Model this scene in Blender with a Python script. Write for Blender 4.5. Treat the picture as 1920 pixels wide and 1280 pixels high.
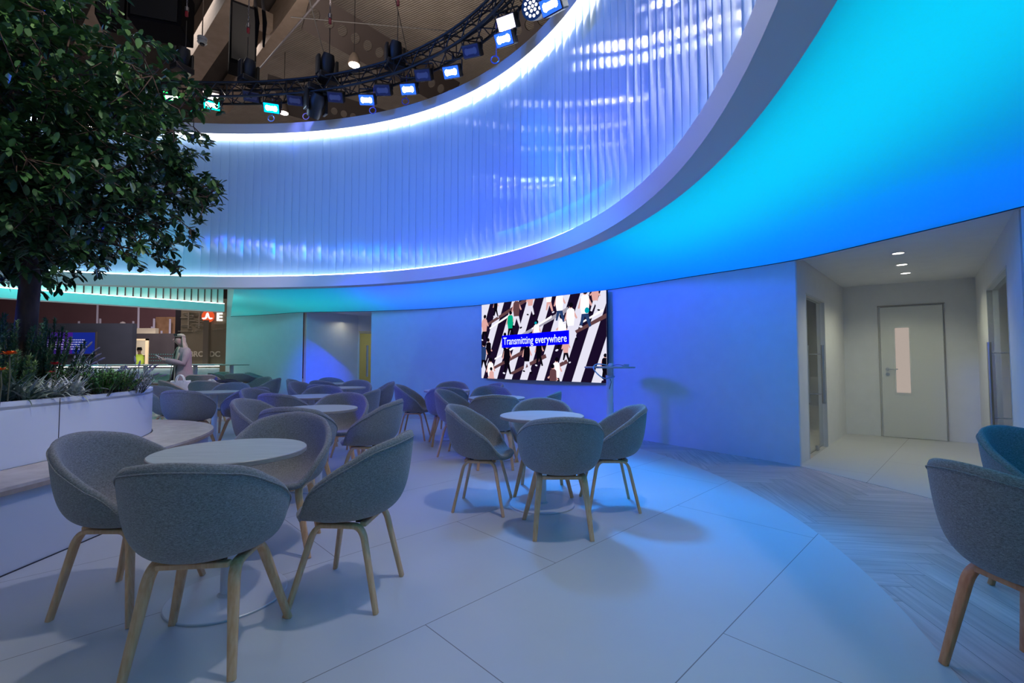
import bpy, bmesh, math, random
from mathutils import Vector, Matrix, Euler
for o in list(bpy.data.objects): bpy.data.objects.remove(o)
SC = bpy.context.scene
COL = SC.collection
R = math.radians
PI = math.pi
random.seed(7)

# ---------------------------------------------------------------- camera
PITCH = R(2.35); FPX = 853.33; CAMH = 1.2
cd = bpy.data.cameras.new('camera'); cam = bpy.data.objects.new('camera', cd); COL.objects.link(cam)
cd.lens = 16.0; cd.sensor_width = 36.0; cd.clip_start = 0.02; cd.clip_end = 200
cam.location = (0, 0, CAMH); cam.rotation_euler = (PI/2 + PITCH, 0, 0)
SC.camera = cam
SC.view_settings.view_transform = 'Standard'; SC.view_settings.look = 'None'
SC.view_settings.gamma = 1.0; SC.view_settings.use_curve_mapping = False
SC.view_settings.exposure = 0.0

def at(px, py, z=0.0):
    """photo pixel -> point of the place on the level z"""
    a = (px-960)/FPX; b = (640-py)/FPX
    c, s = math.cos(PITCH), math.sin(PITCH)
    t = (z-CAMH)/(s+b*c)
    return Vector((a*t, (c-b*s)*t, z))
def at_y(px, py, Y):
    a = (px-960)/FPX; b = (640-py)/FPX
    c, s = math.cos(PITCH), math.sin(PITCH)
    t = Y/(c-b*s)
    return Vector((a*t, Y, CAMH+(s+b*c)*t))

# ---------------------------------------------------------------- world
w = bpy.data.worlds.new('world'); SC.world = w; w.use_nodes = True
w.node_tree.nodes['Background'].inputs[0].default_value = (0.5, 0.5, 0.6, 1)
w.node_tree.nodes['Background'].inputs[1].default_value = 0.03

# ---------------------------------------------------------------- plan curves (polar about PC)
PC = Vector((-4.6, 3.3, 0))
RC = [6.817, -1.205, -0.352, 0.397, 0.177, -0.086, 0.062]
def ring_r(phi):
    r = RC[0]
    for n in (1, 2, 3): r += RC[2*n-1]*math.cos(n*phi) + RC[2*n]*math.sin(n*phi)
    return r
WT = [(-60, 9.2), (-45, 9.2), (-27, 9.1), (-11.8, 8.75), (0.5, 8.42), (7.0, 8.22), (13.5, 8.07), (22.1, 7.66), (30, 7.46), (40, 7.34),
      (56.3, 7.30), (71.2, 7.40), (79.9, 7.45), (93.1, 7.59), (100.5, 8.25), (108.7, 9.18)]
def wall_r(deg):
    n = len(WT)
    if deg <= WT[0][0]: return WT[0][1]
    if deg >= WT[-1][0]: return WT[-1][1]
    for i in range(n-1):
        if WT[i][0] <= deg <= WT[i+1][0]: break
    x0, y0 = WT[i]; x1, y1 = WT[i+1]
    def m(k):
        if k == 0 or k == n-1: return (WT[min(k+1, n-1)][1]-WT[max(k-1, 0)][1])/(WT[min(k+1, n-1)][0]-WT[max(k-1, 0)][0])
        return (WT[k+1][1]-WT[k-1][1])/(WT[k+1][0]-WT[k-1][0])
    h = x1-x0; t = (deg-x0)/h
    return (2*t**3-3*t*t+1)*y0 + (t**3-2*t*t+t)*h*m(i) + (-2*t**3+3*t*t)*y1 + (t**3-t*t)*h*m(i+1)
def pol(deg, r, z=0.0):
    a = R(deg); return Vector((PC.x+r*math.cos(a), PC.y+r*math.sin(a), z))
def ring_p(deg, off=0.0, z=0.0): return pol(deg, ring_r(R(deg))+off, z)
def wall_p(deg, off=0.0, z=0.0): return pol(deg, wall_r(deg)+off, z)

# ---------------------------------------------------------------- lights
def look(loc, tgt): return (Vector(tgt)-Vector(loc)).to_track_quat('-Z', 'Y').to_euler()
def lum(name, kind, loc, power, color, tgt=None, size=0.1, size_y=None, spot=60, blend=0.5):
    l = bpy.data.lights.new(name, kind); l.energy = power; l.color = color
    o = bpy.data.objects.new(name, l); COL.objects.link(o); o.location = loc
    if tgt is not None: o.rotation_euler = look(loc, tgt)
    if kind == 'AREA':
        l.size = size
        if size_y: l.shape = 'RECTANGLE'; l.size_y = size_y
    else: l.shadow_soft_size = size
    if kind == 'SPOT': l.spot_size = R(spot); l.spot_blend = blend
    return o
CY = (0.0, 0.62, 1.0); BL = (0.03, 0.22, 1.0); VI = (0.16, 0.13, 1.0); TE = (0.0, 0.75, 0.62); GR = (0.08, 0.8, 0.35); WH = (0.75, 0.82, 1.0)
def mix(a, b, t): return tuple(a[i]*(1-t)+b[i]*t for i in range(3))
# lamps inside the light box above the stretch ceiling (watts per channel: red, green, blue)
def rgb(v):
    m = max(v); return m, tuple(x/m for x in v)
BOX = [(22, (0, 5.92, 7.64)), (40, (0, 2.4, 6)), (62, (0.6, 1.7, 9)), (80, (1.5, 1.0, 12)), (94, (0, 2.0, 3)), (120, (1.6, 1.6, 1.3))]
EDGE = [(40, (0, 0.28, 6.53)), (80, (0.15, 0.7, 3)), (120, (0.1, 1.6, 1.3))]
for k in range(15):
    d = -52 + k*11.2
    rr = ring_r(R(d)); wr = wall_r(d)
    v = next(v for lim, v in BOX if d < lim); ve = next(v for lim, v in EDGE if d < lim)
    t = .22 if d < 40 else .25
    p, c = rgb(v)
    o = lum('ceiling_box_lamp', 'AREA', pol(d, rr+.24+(wr-rr-.24)*t, 3.35), p, c, size=1.5, size_y=1.0 if d < 40 else .65)
    o.rotation_euler = (0, 0, R(d+90))
    p, c = rgb(ve)
    b = lum('ceiling_box_edge_lamp', 'AREA', pol(d, wr-.35, 3.1), p, c, size=1.5, size_y=.2)
    b.rotation_euler = (0, 0, R(d+90))
# wash lamps of the lighting truss plus a few added fill spots (the far half is in the picture, the near half hangs above the camera)
TRUSS_Z = 6.45
def tr(deg, z=6.2): return ring_p(deg, -.35, z)
WASH = [ # truss angle, target, watts per channel, spot angle
    (205, wall_p(62, 0, 1.1), (60, 50, 600), 40), (222, wall_p(45, 0, 1.1), (90, 90, 1700), 40),
    (190, wall_p(28, 0, 1.2), (90, 120, 6000), 28), (180, wall_p(17, 0, 1.0), (90, 100, 5200), 28),
    (235, wall_p(74, 0, 1.0), (60, 420, 700), 36), (250, wall_p(90, 0, 1.2), (0, 220, 60), 28), (275, wall_p(101, 0, 1.2), (60, 160, 20), 28),
    (262, ring_p(102, 0, 4.3), (60, 55, 60), 60), (240, ring_p(75, 0, 4.0), (0, 100, 420), 50),
    (215, ring_p(50, 0, 4.0), (0, 380, 2300), 55), (190, ring_p(25, 0, 4.2), (0, 340, 1700), 50), (290, ring_p(130, 0, 4.3), (120, 120, 130), 70),
    (30, (-.5, 1.8, 0), (420, 430, 620), 70), (45, (1.3, 4.4, 0), (0, 900, 3300), 36), (350, (-1.2, 2.6, 0), (230, 230, 250), 70),
    (340, (-3.5, 3.3, 2.8), (700, 700, 600), 36), (322, (-3.5, 3.5, 1.1), (420, 420, 400), 22), (62, (-6.6, 9.0, 1.0), (1500, 1050, 1100), 26), (200, (3.9, 4.25, 0), (0, 700, 2400), 12), (352, (-4.75, 11.3, .75), (60, 200, 6500), 10),  # includes spots added to brighten the plants, the woman and the alcove entry
]
for d, t, v, sp in WASH:
    p, c = rgb(v); lum('truss_wash_and_fill', 'SPOT', tr(d), p, c, t, size=1.1 if v[2] > 4000 and sp > 20 else .4 if v[2] > 1600 and sp > 20 else .12, spot=sp, blend=1.0)
# alcove down lights, niche light, hall light
ALC = [at(1684, 474, 2.40), at(1691, 495.5, 2.40), at(1698, 511.5, 2.40)]
for q in ALC: lum('down_light', 'SPOT', q+Vector((0, 0, -.03)), 17, (1.0, 1.0, .70), q-Vector((0, 0, 2)), size=.05, spot=140, blend=.6)
lum('niche_lamp', 'AREA', (-4.2, 11.6, 2.2), 1.2, (1, .95, .7), (-4.2, 11.6, 0), size=.4)
lum('side_room_fill_light', 'AREA', (3.1, 7.6, 2.2), 22, (1, .95, .75), (3.4, 7.2, 0), size=.4)
lum('side_room_fill_light', 'AREA', (5.9, 4.3, 2.2), 14, (.9, .95, .9), (5.7, 4.5, 0), size=.4)  # unseen lamps added to brighten both side rooms
lum('hall_lamp_light', 'AREA', (-12, 14.5, 6), 1100, (1, .80, .78), (-12, 19, 1), size=2.5)
lum('hall_roof_light', 'AREA', (-4, 9, 8.2), 210, (1, .84, .72), (-2, 12, 13), size=4)
for d_ in (111, 122, 134):
    lum('header_fill_light', 'AREA', ring_p(d_, .50, 3.05), 8.5, (.03, 1, .95), ring_p(d_, 1.6, 2.2), size=1.6, size_y=.2)  # unseen lamps added behind the ring to tint the header beam teal
lum('hall_bay_lamp', 'AREA', (-3.5, 5.0, 11.2), 60, (1, .92, .84), (-3.5, 5, 0), size=3)
lum('hall_bay_lamp', 'AREA', (-9.5, 13.5, 11.2), 120, (1, .92, .88), (-9.5, 13.5, 0), size=3)
lum('counter_fill_light', 'SPOT', (-6.5, 6.5, 5.5), 160, (.05, .9, .9), (-8.8, 10.6, .9), size=.1, spot=60, blend=.7)  # unseen spot added to brighten the counter front

# ---------------------------------------------------------------- helpers
def setk(o, label=None, cat=None, group=None, kind=None):
    if label: o['label'] = label
    if cat: o['category'] = cat
    if group: o['group'] = group
    if kind: o['kind'] = kind
    return o
class MB:
    def __init__(s): s.v = []; s.f = []; s.m = []; s.uv = None
    def add(s, vs, fs, mi=0):
        b = len(s.v); s.v += [tuple(p) for p in vs]; s.f += [tuple(b+i for i in f) for f in fs]; s.m += [mi]*len(fs); return s
    def box(s, c, d, rz=0, mi=0, M=None):
        hx, hy, hz = d[0]/2, d[1]/2, d[2]/2
        vs = [Vector((x*hx, y*hy, z*hz)) for z in (-1, 1) for y in (-1, 1) for x in (-1, 1)]
        if M is None: M = Matrix.Translation(Vector(c)) @ Matrix.Rotation(rz, 4, 'Z')
        return s.add([M @ p for p in vs], [(0, 2, 3, 1), (4, 5, 7, 6), (0, 1, 5, 4), (2, 6, 7, 3), (0, 4, 6, 2), (1, 3, 7, 5)], mi)
    def beam(s, a, b, wd, ht, mi=0, up=Vector((0, 0, 1))):
        a, b = Vector(a), Vector(b); x = (b-a).normalized(); y = up.cross(x)
        if y.length < 1e-4: y = Vector((0, 1, 0))
        y.normalize(); z = x.cross(y)
        M = Matrix((x, y, z)).transposed().to_4x4(); M.translation = (a+b)/2
        return s.box(None, ((b-a).length, wd, ht), M=M, mi=mi)
    def tube(s, pts, r, n=8, mi=0, cap=True, closed=False):
        pts = [Vector(p) for p in pts]; N = len(pts)
        rs = r if isinstance(r, (list, tuple)) else [r]*N
        vs = []; u = None
        for i, p in enumerate(pts):
            a = pts[i-1] if (i > 0 or closed) else p; b = pts[(i+1) % N] if (i < N-1 or closed) else p
            t = (b-a).normalized() if (b-a).length > 1e-9 else Vector((0, 0, 1))
            if u is None: u = t.orthogonal().normalized()
            u = (u - t*u.dot(t)); u = u.normalized() if u.length > 1e-6 else t.orthogonal().normalized()
            q = t.cross(u)
            for k in range(n):
                g = 2*PI*k/n; vs.append(p+(u*math.cos(g)+q*math.sin(g))*rs[i])
        fs = []
        for i in range(N if closed else N-1):
            j = (i+1) % N
            for k in range(n):
                fs.append((i*n+k, i*n+(k+1) % n, j*n+(k+1) % n, j*n+k))
        if cap and not closed:
            fs.append(tuple(range(n-1, -1, -1))); fs.append(tuple((N-1)*n+k for k in range(n)))
        return s.add(vs, fs, mi)
    def lathe(s, prof, c=(0, 0, 0), n=48, mi=0, M=None):
        c = Vector(c); vs = []; fs = []; m = len(prof)
        for k in range(n):
            g = 2*PI*k/n
            for r, z in prof:
                p = Vector((r*math.cos(g), r*math.sin(g), z)); vs.append((M @ p if M else p)+c)
        for k in range(n):
            j = (k+1) % n
            for i in range(m-1): fs.append((k*m+i, j*m+i, j*m+i+1, k*m+i+1))
        return s.add(vs, fs, mi)
    def prism(s, poly, z0, z1, mi=0):
        n = len(poly); vs = [(p[0], p[1], z0) for p in poly]+[(p[0], p[1], z1) for p in poly]
        fs = [tuple(range(n-1, -1, -1)), tuple(range(n, 2*n))]+[(i, (i+1) % n, n+(i+1) % n, n+i) for i in range(n)]
        return s.add(vs, fs, mi)
    def sweep_strip(s, prof_at, params, closed=False, mi=0, cap=True):
        """prof_at(t) -> list of points, the same count for every t"""
        rows = [prof_at(t) for t in params]; m = len(rows[0]); N = len(rows)
        vs = [p for r_ in rows for p in r_]; fs = []
        for i in range(N if closed else N-1):
            j = (i+1) % N
            for k in range(m): fs.append((i*m+k, j*m+k, j*m+(k+1) % m, i*m+(k+1) % m))
        if cap and not closed:
            fs.append(tuple(range(m))); fs.append(tuple((N-1)*m+k for k in range(m-1, -1, -1)))
        return s.add(vs, fs, mi)
    def mesh(s, name, smooth=False, recalc=True):
        me = bpy.data.meshes.new(name); me.from_pydata(s.v, [], s.f)
        for p, mi in zip(me.polygons, s.m): p.material_index = mi
        if recalc:
            bm = bmesh.new(); bm.from_mesh(me); bmesh.ops.remove_doubles(bm, verts=bm.verts, dist=1e-6)
            bmesh.ops.recalc_face_normals(bm, faces=bm.faces); bm.to_mesh(me); bm.free()
        if smooth:
            for p in me.polygons: p.use_smooth = True
        return me
    def build(s, name, mats, parent=None, smooth=False, angle=None, bevel=None, recalc=True):
        me = s.mesh(name, smooth or angle is not None, recalc)
        for m_ in (mats if isinstance(mats, (list, tuple)) else [mats]): me.materials.append(m_)
        o = bpy.data.objects.new(name, me); COL.objects.link(o)
        if parent: o.parent = parent
        if bevel:
            b = o.modifiers.new('bevel', 'BEVEL'); b.width = bevel; b.segments = 2; b.limit_method = 'ANGLE'; b.angle_limit = R(40)
        if angle is not None:
            me.set_sharp_from_angle(angle=R(angle))
        return o
def bake(o):
    """apply the modifiers of o into its mesh"""
    dg = bpy.context.evaluated_depsgraph_get(); dg.update()
    me = bpy.data.meshes.new_from_object(o.evaluated_get(dg)); o.modifiers.clear(); o.data = me; return o
def empty(name, loc=(0, 0, 0), rz=0, **k):
    o = bpy.data.objects.new(name, None); COL.objects.link(o); o.location = loc; o.rotation_euler = (0, 0, rz); o.empty_display_size = .1
    return setk(o, **k)
def copy_tree(o, parent=None):
    c = o.copy(); COL.objects.link(c)
    if parent: c.parent = parent
    for ch in [x for x in o.children]: copy_tree(ch, c)
    return c
def lathe_obj(name, prof, mat, parent=None, n=48, c=(0, 0, 0), angle=35): return MB().lathe(prof, c, n).build(name, mat, parent, angle=angle)

# ---------------------------------------------------------------- materials
def lin(r, g, b):
    f = lambda c: (c/255/12.92) if c/255 <= .04045 else ((c/255+.055)/1.055)**2.4
    return (f(r), f(g), f(b), 1)
def mat(name, col, rough=.5, metal=0.0, spec=.5, **k):
    m = bpy.data.materials.new(name); m.use_nodes = True; b = m.node_tree.nodes['Principled BSDF']
    b.inputs['Base Color'].default_value = col if len(col) == 4 else (*col, 1)
    b.inputs['Roughness'].default_value = rough; b.inputs['Metallic'].default_value = metal
    b.inputs['Specular IOR Level'].default_value = spec
    return m
def N(m, t): return m.node_tree.nodes.new(t)
def L(m, a, b): m.node_tree.links.new(a, b)
def noise_mat(name, c1, c2, scale=20, stretch=(1, 1, 1), rough=.6, bump=0.0, detail=4, metal=0.0, spec=.4, coord='Object'):
    m = mat(name, c1, rough, metal, spec); b = m.node_tree.nodes['Principled BSDF']
    tc = N(m, 'ShaderNodeTexCoord'); mp = N(m, 'ShaderNodeMapping'); nz = N(m, 'ShaderNodeTexNoise'); cr = N(m, 'ShaderNodeValToRGB')
    mp.inputs['Scale'].default_value = stretch; nz.inputs['Scale'].default_value = scale; nz.inputs['Detail'].default_value = detail
    L(m, tc.outputs[coord], mp.inputs[0]); L(m, mp.outputs[0], nz.inputs[0]); L(m, nz.outputs[0], cr.inputs[0])
    cr.color_ramp.elements[0].position = .3; cr.color_ramp.elements[1].position = .7
    cr.color_ramp.elements[0].color = c1 if len(c1) == 4 else (*c1, 1); cr.color_ramp.elements[1].color = c2 if len(c2) == 4 else (*c2, 1)
    L(m, cr.outputs[0], b.inputs['Base Color'])
    if bump:
        bp = N(m, 'ShaderNodeBump'); bp.inputs['Strength'].default_value = bump; bp.inputs['Distance'].default_value = .004
        L(m, nz.outputs[0], bp.inputs['Height']); L(m, bp.outputs[0], b.inputs['Normal'])
    return m
def emis(name, col, s):
    m = bpy.data.materials.new(name); m.use_nodes = True; nt = m.node_tree; nt.nodes.clear()
    e = nt.nodes.new('ShaderNodeEmission'); o = nt.nodes.new('ShaderNodeOutputMaterial')
    e.inputs[0].default_value = col if len(col) == 4 else (*col, 1); e.inputs[1].default_value = s; nt.links.new(e.outputs[0], o.inputs[0]); return m
M_WALL = noise_mat('white_wall_paint', (.72, .73, .75), (.75, .76, .78), 6, rough=.7, spec=.2)
M_FASC = mat('white_lacquer', (.76, .74, .74), .5, spec=.3)
M_WHITE = mat('white_metal', (.72, .73, .76), .35)
M_WHITEP = mat('white_plastic', (.8, .8, .8), .4)
M_BLACK = mat('black_metal', (.012, .012, .014), .45)
M_BLACKP = mat('black_plastic', (.02, .02, .022), .5)
M_CHROME = mat('brushed_steel', (.55, .56, .58), .38, 1.0)
M_SEAM = mat('dark_joint', (.03, .03, .04), .8)
M_DARK = mat('near_black', (.004, .004, .006), .8, spec=.1)

def fabric(name, c1, c2):
    m = mat(name, c1, .95, spec=.15); b = m.node_tree.nodes['Principled BSDF']
    tc = N(m, 'ShaderNodeTexCoord'); nz = N(m, 'ShaderNodeTexNoise'); nz.inputs['Scale'].default_value = 110; nz.inputs['Detail'].default_value = 6; nz.inputs['Roughness'].default_value = .75
    mp = N(m, 'ShaderNodeMapping'); mp.inputs['Scale'].default_value = (1, 1, 2.6)
    vz = N(m, 'ShaderNodeTexVoronoi'); vz.inputs['Scale'].default_value = 420
    cr = N(m, 'ShaderNodeValToRGB'); cr.color_ramp.elements[0].position = .38; cr.color_ramp.elements[1].position = .64
    cr.color_ramp.elements[0].color = (*c1, 1); cr.color_ramp.elements[1].color = (*c2, 1)
    L(m, tc.outputs['Object'], mp.inputs[0]); L(m, mp.outputs[0], nz.inputs[0]); L(m, tc.outputs['Object'], vz.inputs[0])
    mx = N(m, 'ShaderNodeMix'); mx.data_type = 'RGBA'; mx.blend_type = 'MULTIPLY'; mx.inputs[0].default_value = .55
    L(m, nz.outputs[0], cr.inputs[0]); L(m, cr.outputs[0], mx.inputs[6])
    c2r = N(m, 'ShaderNodeValToRGB'); c2r.color_ramp.elements[0].color = (1.0, 1.0, 1.0, 1); c2r.color_ramp.elements[1].color = (.22, .22, .25, 1); c2r.color_ramp.elements[1].position = .9
    L(m, vz.outputs[0], c2r.inputs[0]); L(m, c2r.outputs[0], mx.inputs[7]); L(m, mx.outputs[2], b.inputs['Base Color'])
    bp = N(m, 'ShaderNodeBump'); bp.inputs['Strength'].default_value = .5; bp.inputs['Distance'].default_value = .0015
    L(m, vz.outputs[0], bp.inputs['Height']); L(m, bp.outputs[0], b.inputs['Normal'])
    b.inputs['Sheen Weight'].default_value = .25
    return m
M_FAB = fabric('grey_melange_fabric', (.25, .23, .21), (.52, .485, .45))
M_OAK = noise_mat('pale_oak', (.78, .41, .19), (.88, .55, .30), 9, (9, 9, .8), .45, .15)
M_OAKR = noise_mat('warm_oak', (.72, .27, .10), (.84, .38, .16), 9, (9, 9, .8), .4, .15)
M_TOP = noise_mat('pale_oak_laminate', (.44, .41, .35), (.52, .48, .42), 3, (1.5, 12, 1), .35, .0)
M_EDGE = noise_mat('oak_edge_band', (.40, .31, .25), (.50, .40, .33), 30, (1, 1, 8), .5, .0)
M_BENCH = noise_mat('marbled_wood_bench', (.50, .40, .34), (.66, .56, .49), 5, (2, 2, 1), .4, .0, detail=7)
# ================================================================ SETTING
WH_ = 2.35
# floors
M_FLOOR = mat('white_floor_panels', (.70, .72, .76), .33, spec=.35)
b_ = M_FLOOR.node_tree.nodes['Principled BSDF']
tc = N(M_FLOOR, 'ShaderNodeTexCoord'); mp = N(M_FLOOR, 'ShaderNodeMapping'); br = N(M_FLOOR, 'ShaderNodeTexBrick')
mp.inputs['Rotation'].default_value = (0, 0, -R(44)); mp.inputs['Location'].default_value = (-2.085, -.828, 0)
br.offset = .37; br.inputs['Scale'].default_value = 1; br.inputs['Brick Width'].default_value = 2.44; br.inputs['Row Height'].default_value = .96; br.inputs['Mortar Size'].default_value = .0022
br.inputs['Mortar Smooth'].default_value = 0
nz = N(M_FLOOR, 'ShaderNodeTexNoise'); nz.inputs['Scale'].default_value = 3; nz.inputs['Detail'].default_value = 8
cr = N(M_FLOOR, 'ShaderNodeValToRGB'); cr.color_ramp.elements[0].color = (.55, .55, .56, 1); cr.color_ramp.elements[1].color = (.60, .60, .61, 1)
L(M_FLOOR, tc.outputs['Object'], mp.inputs[0]); L(M_FLOOR, mp.outputs[0], br.inputs[0]); L(M_FLOOR, tc.outputs['Object'], nz.inputs[0]); L(M_FLOOR, nz.outputs[0], cr.inputs[0])
L(M_FLOOR, cr.outputs[0], br.inputs['Color1']); L(M_FLOOR, cr.outputs[0], br.inputs['Color2']); br.inputs['Mortar'].default_value = (.22, .2, .2, 1); L(M_FLOOR, br.outputs[0], b_.inputs['Base Color'])
rr_ = N(M_FLOOR, 'ShaderNodeMapRange'); rr_.inputs[3].default_value = .27; rr_.inputs[4].default_value = .42; L(M_FLOOR, nz.outputs[0], rr_.inputs[0]); L(M_FLOOR, rr_.outputs[0], b_.inputs['Roughness'])
hf = MB().prism([(-30, -4), (8, -4), (8, 30), (-30, 30)], -.1, -.004)
setk(hf.build('floor', noise_mat('hall_floor', (.42, .43, .43), (.5, .5, .5), 3, rough=.45)), kind='structure')
disc = [(-3.26+5.44*math.cos(R(a)), 4.04+5.44*math.sin(R(a))) for a in range(-120, 120, 2)]
disc = disc + [(-6.0, 12.0), (-12.5, 12.0), (-12.5, -1.0)]
setk(MB().prism(disc, -.05, .006).build('floor.001', M_FLOOR), kind='structure')
# herringbone planks (one mesh, every plank a face of its own with its own run of grain)
M_HERR = mat('grey_herringbone_wood', (.3, .27, .27), .42, spec=.3)
b_ = M_HERR.node_tree.nodes['Principled BSDF']
uvn = N(M_HERR, 'ShaderNodeUVMap'); mp = N(M_HERR, 'ShaderNodeMapping'); mp.inputs['Scale'].default_value = (1.6, 26, 1); nz = N(M_HERR, 'ShaderNodeTexNoise'); nz.inputs['Scale'].default_value = 1.3; nz.inputs['Detail'].default_value = 6; nz.inputs['Distortion'].default_value = .6
at_ = N(M_HERR, 'ShaderNodeAttribute'); at_.attribute_name = 'tone'
cr = N(M_HERR, 'ShaderNodeValToRGB'); cr.color_ramp.elements[0].color = (.50, .41, .39, 1); cr.color_ramp.elements[1].color = (.72, .60, .57, 1); cr.color_ramp.elements[0].position = .3; cr.color_ramp.elements[1].position = .72
mx = N(M_HERR, 'ShaderNodeMix'); mx.data_type = 'RGBA'; mx.blend_type = 'MULTIPLY'; mx.inputs[0].default_value = 1
L(M_HERR, uvn.outputs[0], mp.inputs[0]); L(M_HERR, mp.outputs[0], nz.inputs[0]); L(M_HERR, nz.outputs[0], cr.inputs[0]); L(M_HERR, cr.outputs[0], mx.inputs[6]); L(M_HERR, at_.outputs[0], mx.inputs[7]); L(M_HERR, mx.outputs[2], b_.inputs['Base Color'])
def herringbone():
    W_, L_ = .16, .96; vs = []; fs = []; uvs = []; tones = []
    ang = R(-8); ca, sa = math.cos(ang), math.sin(ang)
    rnd = random.Random(3)
    k = int(L_/W_)
    def put(x, y, dx, dy):
        px, py = x*ca-y*sa, x*sa+y*ca
        cx = x+dx/2; cy = y+dy/2; gx, gy = cx*ca-cy*sa, cx*sa+cy*ca
        rel = Vector((gx, gy, 0))-PC; dg = math.degrees(math.atan2(rel.y, rel.x))
        if not (-75 < dg < 112) or rel.length < 4.3 or rel.length > wall_r(dg)+.7: return
        if gy < -1.5: return
        e = .0008; b0 = len(vs)
        for (u, v) in ((x+e, y+e), (x+dx-e, y+e), (x+dx-e, y+dy-e), (x+e, y+dy-e)): vs.append((u*ca-v*sa, u*sa+v*ca, .003))
        fs.append((b0, b0+1, b0+2, b0+3)); o1, o2 = rnd.random()*40, rnd.random()*40
        if abs(dx) > abs(dy): uvs.append([(o1, o2), (o1+dx, o2), (o1+dx, o2+dy), (o1, o2+dy)])
        else: uvs.append([(o1, o2), (o1, o2+dx), (o1+dy, o2+dx), (o1+dy, o2)])
        tones.append(rnd.uniform(.86, 1.05))
    r2 = math.sqrt(.5)
    for i in range(-70, 90):
        for j in range(-14, 16):
            # steps of the zigzag: a horizontal plank and an upright one, shifted by one width each row
            x = j*2*L_ + (i)*W_; y = i*W_
            X_, Y_ = x-y*0, y
            put(x - 0, y, L_, W_)
            put(x + L_, y - L_ + W_, W_, L_)
    me = bpy.data.meshes.new('floor.002'); me.from_pydata(vs, [], fs); uv = me.uv_layers.new(name='UVMap')
    ca_ = me.attributes.new('tone', 'FLOAT_COLOR', 'FACE')
    for i, p in enumerate(me.polygons):
        for q, li in enumerate(p.loop_indices): uv.data[li].uv = uvs[i][q]
        ca_.data[i].color = (tones[i],)*3+(1,)
    me.materials.append(M_HERR); o = bpy.data.objects.new('floor.002', me); COL.objects.link(o); return setk(o, kind='structure')
herringbone()
# dark bed under the planks so that the joints read
setk(MB().sweep_strip(lambda d: [pol(d, 5.0, -.002), pol(d, wall_r(d)+.6, -.002), pol(d, wall_r(d)+.6, .001), pol(d, 5.0, .001)], range(-60, 112, 3)).build('floor.003', M_SEAM), kind='structure')

# walls that follow the plan curve
def curved_wall(name, d0, d1, z0=0, z1=WH_, th=.1, m=M_WALL, st=1.2):
    n = max(2, int((d1-d0)/st)); ds = [d0+(d1-d0)*i/n for i in range(n+1)]
    o = MB().sweep_strip(lambda d: [wall_p(d, 0, z0), wall_p(d, 0, z1), wall_p(d, th, z1), wall_p(d, th, z0)], ds).build(name, m, angle=30)
    return setk(o, kind='structure')
D_R0, D_R1, D_N0, D_N1 = 0.5, 13.5, 79.9, 93.1
curved_wall('wall_back', D_R1, D_N0, th=.02); curved_wall('wall_left', D_N1, 108.7, th=.02); curved_wall('wall_right', -60, D_R0, th=.02)
curved_wall('wall_light_box', -60, 108.7, WH_, 3.72, .1)  # hidden wall added to close the light box on its outer side
# thin dark joint where the ceiling fabric meets the wall
setk(MB().sweep_strip(lambda d: [wall_p(d, -.004, WH_-.008), wall_p(d, -.004, WH_), wall_p(d, .0, WH_), wall_p(d, .0, WH_-.008)], [x*1.5-60 for x in range(113)]).build('trim_1', M_SEAM), kind='structure')
# stretch fabric ceiling, lit from behind
M_STRETCH = bpy.data.materials.new('stretch_ceiling_fabric'); M_STRETCH.use_nodes = True; nt = M_STRETCH.node_tree; nt.nodes.clear()
tr_ = nt.nodes.new('ShaderNodeBsdfTranslucent'); df_ = nt.nodes.new('ShaderNodeBsdfDiffuse'); mxs = nt.nodes.new('ShaderNodeMixShader'); out = nt.nodes.new('ShaderNodeOutputMaterial')
tr_.inputs[0].default_value = (.35, .85, .90, 1); df_.inputs[0].default_value = (.06, .25, .3, 1); mxs.inputs[0].default_value = .15
nt.links.new(tr_.outputs[0], mxs.inputs[1]); nt.links.new(df_.outputs[0], mxs.inputs[2]); nt.links.new(mxs.outputs[0], out.inputs[0])
RING_IN, RING_W, RB0, RB1, RT0, RT1 = 0.0, .24, 2.70, 2.93, 5.94, 6.15
def membrane():
    ds = [-60+1.5*i for i in range(113)]; m = MB(); K = 8; vs = []; fs = []
    for d in ds:
        a = ring_p(d-6.9*max(0, (d-92)/16.7)**1.5, RING_W-.01, RB0+.01); b = wall_p(d, 0, WH_)
        for k in range(K+1): vs.append(a.lerp(b, k/K))
    for i in range(len(ds)-1):
        for k in range(K): fs.append((i*(K+1)+k, i*(K+1)+k+1, (i+1)*(K+1)+k+1, (i+1)*(K+1)+k))
    return setk(m.add(vs, fs).build('ceiling', M_STRETCH, smooth=True, recalc=False), kind='structure')
membrane()
setk(MB().sweep_strip(lambda d: [ring_p(d, .2, 3.66), wall_p(d, .1, 3.66), wall_p(d, .1, 3.72), ring_p(d, .2, 3.72)], [-60+3*i for i in range(57)]).build('ceiling.001', M_WALL), kind='structure')  # unseen lid added so the box light does not leak into the hall
ALLD = [i*2 for i in range(180)]
# bottom and top band of the suspended ring
def ring_band(name, a, b, z0, z1):
    return setk(MB().sweep_strip(lambda d: [ring_p(d, a, z0), ring_p(d, a, z1), ring_p(d, b, z1), ring_p(d, b, z0)], ALLD, closed=True).build(name, M_FASC, angle=30), kind='structure')
ring_band('trim_2', 0, RING_W, RB0, RB1); ring_band('trim_3', 0, .26, RT0, RT1)
setk(MB().sweep_strip(lambda d: [ring_p(d, .3, 2.93), ring_p(d, .3, 5.94), ring_p(d, .34, 5.94), ring_p(d, .34, 2.93)], ALLD, closed=True).build('wall_ring', M_WALL, angle=30), kind='structure')
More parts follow.
